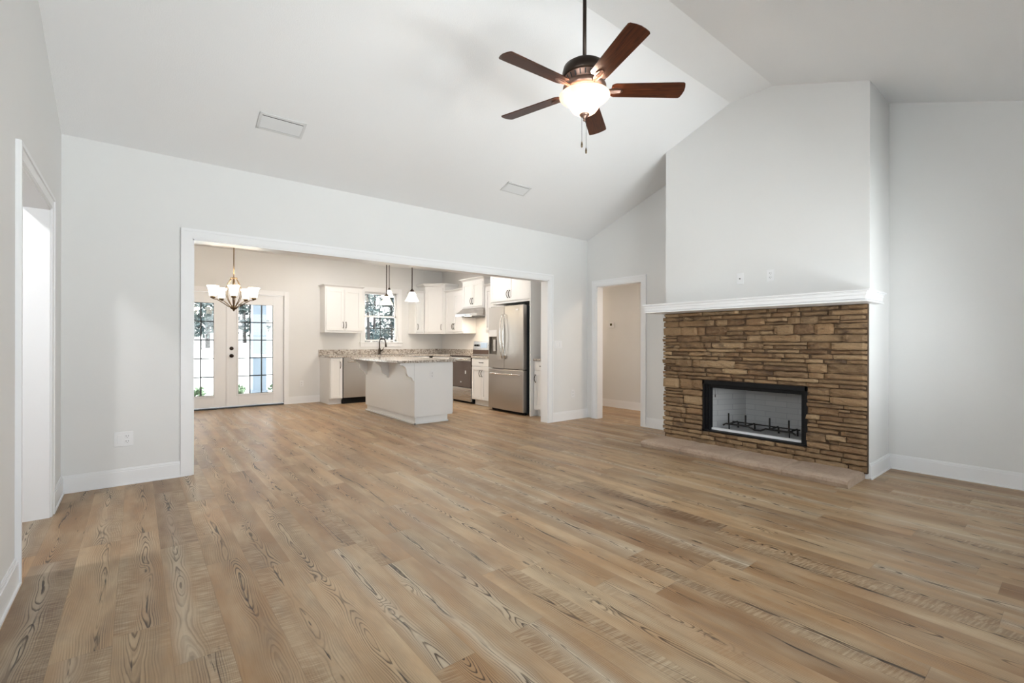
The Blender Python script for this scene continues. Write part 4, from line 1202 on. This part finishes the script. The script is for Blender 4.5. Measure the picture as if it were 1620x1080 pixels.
for (dx, dy, zb) in ((-.014, .010, 2.470), (.012, -.004, 2.432)):
    ch = build('pull_chain', MB().tube([(FCX + dx, FCY + dy, 2.67), (FCX + dx, FCY + dy, zb + .03)], .0013, 6), M['bronze'], fan)
    build('pull_knob', MB().lathe([(.0, zb - .012), (.006, zb - .008), (.0065, zb + .01), (.003, zb + .028), (.0, zb + .03)], (FCX + dx, FCY + dy, 0), 12), M['antique'], ch, smooth=True)
def blade_mb(ang):
    """blade from r=.17 to .655 with rounded tip, pitched 12 degrees, at z 2.842"""
    a = R(ang); er = Vector((math.cos(a), math.sin(a), 0)); et = Vector((-math.sin(a), math.cos(a), 0))
    p = R(-12); ew = et * math.cos(p) + Vector((0, 0, 1)) * math.sin(p); en = er.cross(ew)
    c = Vector((FCX, FCY, 2.838))
    out = []
    out += [(.175, -.045), (.185, -.052)]
    for i in range(9):
        t = i / 8; out.append((.20 + .40 * t, -(.059 + .010 * t)))
    out += [(.636, -.068), (.646, -.060)]
    out += [(.655, -.03), (.659, .0), (.655, .035), (.648, .060), (.640, .069)]
    for i in range(9):
        t = 1 - i / 8; out.append((.20 + .425 * t, (.059 + .010 * t)))
    out += [(.185, .052), (.175, .045)]
    mb = MB(); n = len(out); uv = []
    top = [c + er * r_ + ew * w + en * .003 for r_, w in out]; bot = [c + er * r_ + ew * w - en * .003 for r_, w in out]
    mb.add(top + bot, [tuple(range(n)), tuple(range(2 * n - 1, n - 1, -1))] + [(i, (i + 1) % n, n + (i + 1) % n, n + i) for i in range(n)])
    mb.uv = [(r_ + ang, w * 1.0) for r_, w in out] * 2
    # iron bracket
    ib = MB()
    def Q(r_, w, h_): return c + er * r_ + ew * w + en * h_
    path = [(.12, .012), (.145, .012), (.175, .020), (.20, .024), (.225, .020), (.245, .010), (.252, 0)]
    lo = []; hi = []
    for r_, w in path: lo.append((r_, w))
    full = [(r_, w) for r_, w in path] + [(r_, -w) for r_, w in path[-2::-1]]
    n2 = len(full); s_ = 1 if en.z < 0 else -1
    ib.add([Q(r_, w, s_ * .0035) for r_, w in full] + [Q(r_, w, s_ * .0105) for r_, w in full],
           [tuple(range(n2)), tuple(range(2 * n2 - 1, n2 - 1, -1))] + [(i, (i + 1) % n2, n2 + (i + 1) % n2, n2 + i) for i in range(n2)])
    for w in (-.010, 0, .010):
        ib.tube([Q(.14, w * .6, s_ * .011), Q(.19, w, s_ * .014), Q(.235, w * .8, s_ * .011)], .0028, 6)
    return mb, ib
for k in range(5):
    b_, i_ = blade_mb(33 + 72 * k)
    bl = build('blade', b_, M['blade'], fan, bevel=.001)
    build('blade_iron', i_, M['copper'], bl)
lamp('fan_bulb', 'POINT', (FCX, FCY, 2.745), 8, (1, .86, .70), shadow_soft_size=.035)

# ------------------------------------------------------------------ chandelier
HXc, HYc = 1.012, 7.20
chn = thing('chandelier', 'five-arm bronze cage chandelier with white glass shades', 'chandelier', (HXc, HYc, 1.58))
build('canopy', MB().lathe([(.065, ZK), (.062, ZK - .012), (.03, ZK - .03), (.012, ZK - .035)], (HXc, HYc, 0), 28), M['antique'], chn, smooth=True)
mb = MB()
z = ZK - .035
while z > 2.46:
    z -= .022
    axis = int(round((ZK - z) / .022)) % 2
    pts = []
    for i in range(9):
        a = 2 * math.pi * i / 8; u = .008 * math.cos(a); v = .014 * math.sin(a)
        pts.append((HXc + (u if axis else 0), HYc + (0 if axis else u), z + v))
    mb.tube(pts, .0022, 5)
build('chain', mb, M['antique'], chn)
build('stem', MB().tube([(HXc, HYc, 2.465), (HXc, HYc, 2.02)], .007, 10), M['antique'], chn, smooth=True)
build('top_ring', MB().lathe([(.012, 2.035), (.042, 2.030), (.044, 2.018), (.03, 2.012)], (HXc, HYc, 0), 24), M['antique'], chn, smooth=True)
build('center_column', MB().tube([(HXc, HYc, 2.02), (HXc, HYc, 1.62)], .007, 8), M['antique'], chn, smooth=True)
for k in range(6):
    a = R(12 + 60 * k); pts = []
    for i in range(15):
        t = i / 14
        rr = .038 + .078 * math.sin(math.pi * min(1, t * 1.0)) ** .8 if t < 1 else .03
        rr = .034 * (1 - t) + .018 * t + .072 * math.sin(math.pi * t)
        pts.append((HXc + rr * math.cos(a), HYc + rr * math.sin(a), 2.02 - .385 * t))
    build('cage_rib', MB().tube(pts, .0048, 7), M['antique'], chn, smooth=True)
build('bottom_hub', MB().lathe([(.0, 1.578), (.010, 1.585), (.012, 1.60), (.034, 1.612), (.046, 1.632), (.03, 1.65), (.012, 1.66)], (HXc, HYc, 0), 24), M['antique'], chn, smooth=True)
RS = .246
view = math.atan2(-HYc, -HXc)
for k in range(5):
    a = view + R(72 * k); ca, sa = math.cos(a), math.sin(a)
    pts = [(HXc + r_ * ca, HYc + r_ * sa, z_) for r_, z_ in ((.02, 1.625), (.07, 1.645), (.12, 1.68), (.17, 1.712), (.20, 1.727), (.228, 1.73), (RS, 1.735), (RS, 1.745))]
    arm = build('arm', MB().tube(pts, .006, 8), M['antique'], chn, smooth=True)
    sc_ = (HXc + RS * ca, HYc + RS * sa, 0)
    build('socket_cup', MB().lathe([(.008, 1.735), (.026, 1.742), (.030, 1.752), (.030, 1.775)], sc_, 20), M['antique'], arm, smooth=True)
    s_caps = False
    sh = build('glass_shade', MB().lathe([(.028, 1.765), (.038, 1.772), (.044, 1.80), (.049, 1.84), (.058, 1.875), (.071, 1.900)], sc_, 24), M['shade_chand'], arm, smooth=True, label='white lit glass shade')
    s_caps = True
    so = sh.modifiers.new('solid', 'SOLIDIFY'); so.thickness = .003
    lamp('chandelier_bulb', 'POINT', (sc_[0], sc_[1], 1.90), 4.5, (1, .82, .62), shadow_soft_size=.035)

# ------------------------------------------------------------------ pendants
def pendant(label, x, y, zcap, shade='shade_pend', group=None, power=4.0, sc=1.0):
    r = thing('pendant_light', label, 'pendant light', (x, y, zcap - .16), group)
    build('canopy', MB().lathe([(.065, ZK), (.064, ZK - .012), (.05, ZK - .022), (.012, ZK - .028)], (x, y, 0), 28), M['bronze'], r, smooth=True)
    build('stem', MB().tube([(x, y, ZK - .025), (x, y, zcap + .035)], .0075, 10), M['bronze'], r, smooth=True)
    build('cap', MB().lathe([(.008, zcap + .05), (.012, zcap + .04), (.040 * sc, zcap + .004), (.043 * sc, zcap - .008)], (x, y, 0), 24), M['bronze'], r, smooth=True)
    global s_caps
    s_caps = False
    sh = build('glass_shade', MB().lathe([(.036 * sc, zcap - .004), (.042 * sc, zcap - .012), (.062 * sc, zcap - .06), (.088 * sc, zcap - .118), (.105 * sc, zcap - .142), (.107 * sc, zcap - .146)], (x, y, 0), 28), M[shade], r, smooth=True, label='lit bell-shaped glass shade')
    s_caps = True
    so = sh.modifiers.new('solid', 'SOLIDIFY'); so.thickness = .003
    lamp('pendant_bulb', 'POINT', (x, y, zcap - .12), power, (1, .84, .62), shadow_soft_size=.03)
    return r
pendant('pendant light over the near end of the island with white bell shade', 3.37, 6.69, 1.965)
pendant('pendant light over the far end of the island, just left of the sink pendant', 3.33, 7.56, 1.962, 'shade_amber')
pendant('small pendant light over the sink in front of the window', 4.00, 8.95, 2.235, 'shade_pend', sc=.8)
# unseen recessed cans, assumed and added to brighten passage, hallway and kitchen
def unseen_downlight(label, x, y, z, power, col):
    r = thing('unseen_recessed_light', label, 'unseen ceiling light', (x, y, z - .004))
    s = MB().lathe([(.055, z - .001), (.085, z - .001), (.085, z - .006), (.055, z - .006)], (x, y, 0), 28, close=True)
    build('trim_ring', s, M['trim'], r, smooth=False)
    build('lens', MB().lathe([(.0, z - .003), (.055, z - .003)], (x, y, 0), 24), M['shade_pend'], r)
    lamp('unseen_recessed_bulb', 'AREA', (x, y, z - .012), power, col, (0, 0, 0), shape='DISK', size=.11)
    return r
unseen_downlight('unseen round recessed light added in the passage beyond the left opening', -.95, 3.35, 2.44, 8, (.97, .98, 1))
unseen_downlight('unseen round recessed light assumed in the hallway ceiling nearer the living room', 6.2, 3.5, 2.44, 8, (1, .82, .64))
unseen_downlight('unseen round recessed light assumed in the hallway ceiling nearer the kitchen', 6.2, 6.8, 2.44, 8, (1, .82, .64))

for lb, x, y in (('unseen recessed kitchen fill light added near the dining side', 2.35, 6.3), ('unseen recessed kitchen fill light added in front of the sink wall', 2.6, 8.4),
                 ('unseen recessed kitchen fill light added between island and refrigerator', 4.3, 6.3), ('unseen recessed kitchen fill light added in front of the range', 4.35, 7.9)):
    unseen_downlight(lb, x, y, ZK, 6.5, (1, .95, .89))
# ------------------------------------------------------------------ outdoors
gmb = MB(); vs = []; fs = []
gy = [9.66, 11.5, 13.0, 15, 20, 26, 34, 60]; gzv = [-.14, -.14, -.14, -.05, .35, .9, 1.5, 2.6]
gx_ = [-30, -15, -5, 0, 5, 10, 20, 40, 70]
for yy, zz in zip(gy, gzv):
    for xx in gx_: vs.append((xx, yy, zz))
nX = len(gx_)
for i in range(len(gy) - 1):
    for j in range(nX - 1):
        a = i * nX + j; fs.append((a, a + 1, a + nX + 1, a + nX))
struct('ground', MB().add(vs, fs), M['ground'], loc=(0, 0, 0))
struct('ground_front', MB().box((-30, -40, -.3), (40, YF - .16, -.14)), M['ground'])
col1 = thing('porch_column', 'pale blue-grey porch column seen through the right french door', 'column', (2.22, 12.2, -.14))
build('shaft', MB().box((2.08, 12.06, -.14), (2.36, 12.34, 2.75)), M['column'], col1, bevel=.01)
build('column_base', MB().box((2.05, 12.03, -.14), (2.39, 12.37, .06)), M['column'], col1, bevel=.01)
struct('ceiling_porch', MB().box((-2, 9.64, 2.72), (7, 12.5, 2.85)), M['siding'])
def leaves(mb, c, rad, n, sz, rnd_):
    for _ in range(n):
        d_ = Vector((rnd_.gauss(0, 1), rnd_.gauss(0, 1), rnd_.gauss(0, 1))); d_.normalize()
        p = Vector(c) + d_ * rad * rnd_.random() ** .45
        a = Vector((rnd_.gauss(0, 1), rnd_.gauss(0, 1), rnd_.gauss(0, 1))).normalized(); b = a.orthogonal().normalized()
        s1 = sz * rnd_.uniform(.6, 1.3); s2 = s1 * rnd_.uniform(.35, .7)
        mb.add([p - a * s1, p + b * s2, p + a * s1, p - b * s2], [(0, 1, 2, 3)])
def gz_at(y):
    for i in range(len(gy) - 1):
        if gy[i] <= y <= gy[i + 1]:
            t = (y - gy[i]) / (gy[i + 1] - gy[i]); return gzv[i] * (1 - t) + gzv[i + 1] * t
    return 0
rt = random.Random(3)
def tree(label, x, y, h, r_, cb, n, group='trees beyond the yard'):
    g0 = gz_at(y)
    t = thing('tree', label, 'tree', (x, y, g0), group)
    lean = rt.uniform(-.3, .3)
    pts = [(x + lean * k / 6, y, g0 - .1 + h * .85 * k / 6) for k in range(7)]
    build('trunk', MB().tube(pts, [.10 * (1 - .11 * k) for k in range(7)], 8), M['bark'], t, smooth=True)
    mb = MB()
    for k in range(9):
        zz = g0 + cb + (h - cb) * k / 8; rr = r_ * (1 - .5 * k / 8)
        for q in range(3):
            a = rt.uniform(0, 6.28)
            leaves(mb, (x + rr * .6 * math.cos(a), y + rr * .6 * math.sin(a), zz + rt.uniform(-.3, .3)), rr * .55, n, .16, rt)
    build('crown', mb, M['leaf'], t)
# window view: y/x ratio about .40-.46 ; door view about .08-.19
for x, y, h, r_, cb, n, lb in (
        (13.6, 30, 9, 1.9, .2, 190, 'dense dark tree beyond the yard seen in the lower right of the kitchen window'),
        (11.3, 27.5, 9, 1.0, 1.2, 32, 'slender tree seen through the middle of the kitchen window'),
        (10.0, 25, 8, .7, 1.0, 20, 'thin sparse tree seen through the left half of the kitchen window'),
        (12.2, 34, 9, .8, 1.2, 26, 'thin distant tree behind the others in the kitchen window'),
        (2.6, 26, 9, 1.2, 1.0, 90, 'tree seen through the upper panes of the left french door'),
        (4.6, 29, 10, 1.2, 1.0, 90, 'tree seen left of the porch column through the right french door'),
        (7.5, 30, 9, 1.1, 1.0, 90, 'tree seen right of the porch column through the right french door')):
    tree(lb, x, y, h, r_, cb, n)
def shrub(label, x, y, s):
    t = thing('shrub', label, 'shrub', (x, y, gz_at(y)))
    build('stem', MB().tube([(x, y, gz_at(y) - .02), (x, y, gz_at(y) + s * .6)], .015, 6), M['bark'], t)
    mb = MB(); leaves(mb, (x, y, gz_at(y) + s * .55), s * .6, 140, .05, rt); build('foliage', mb, M['leaf2'], t)
shrub('low green shrub right of the porch column', 2.78, 13.0, .34)
shrub('low green shrub left of the porch column', 1.93, 12.9, .24)
shrub('low green shrub outside the left french door', 1.15, 13.1, .22)

for o in list(bpy.data.objects):
    if '_loc' in o: del o['_loc']
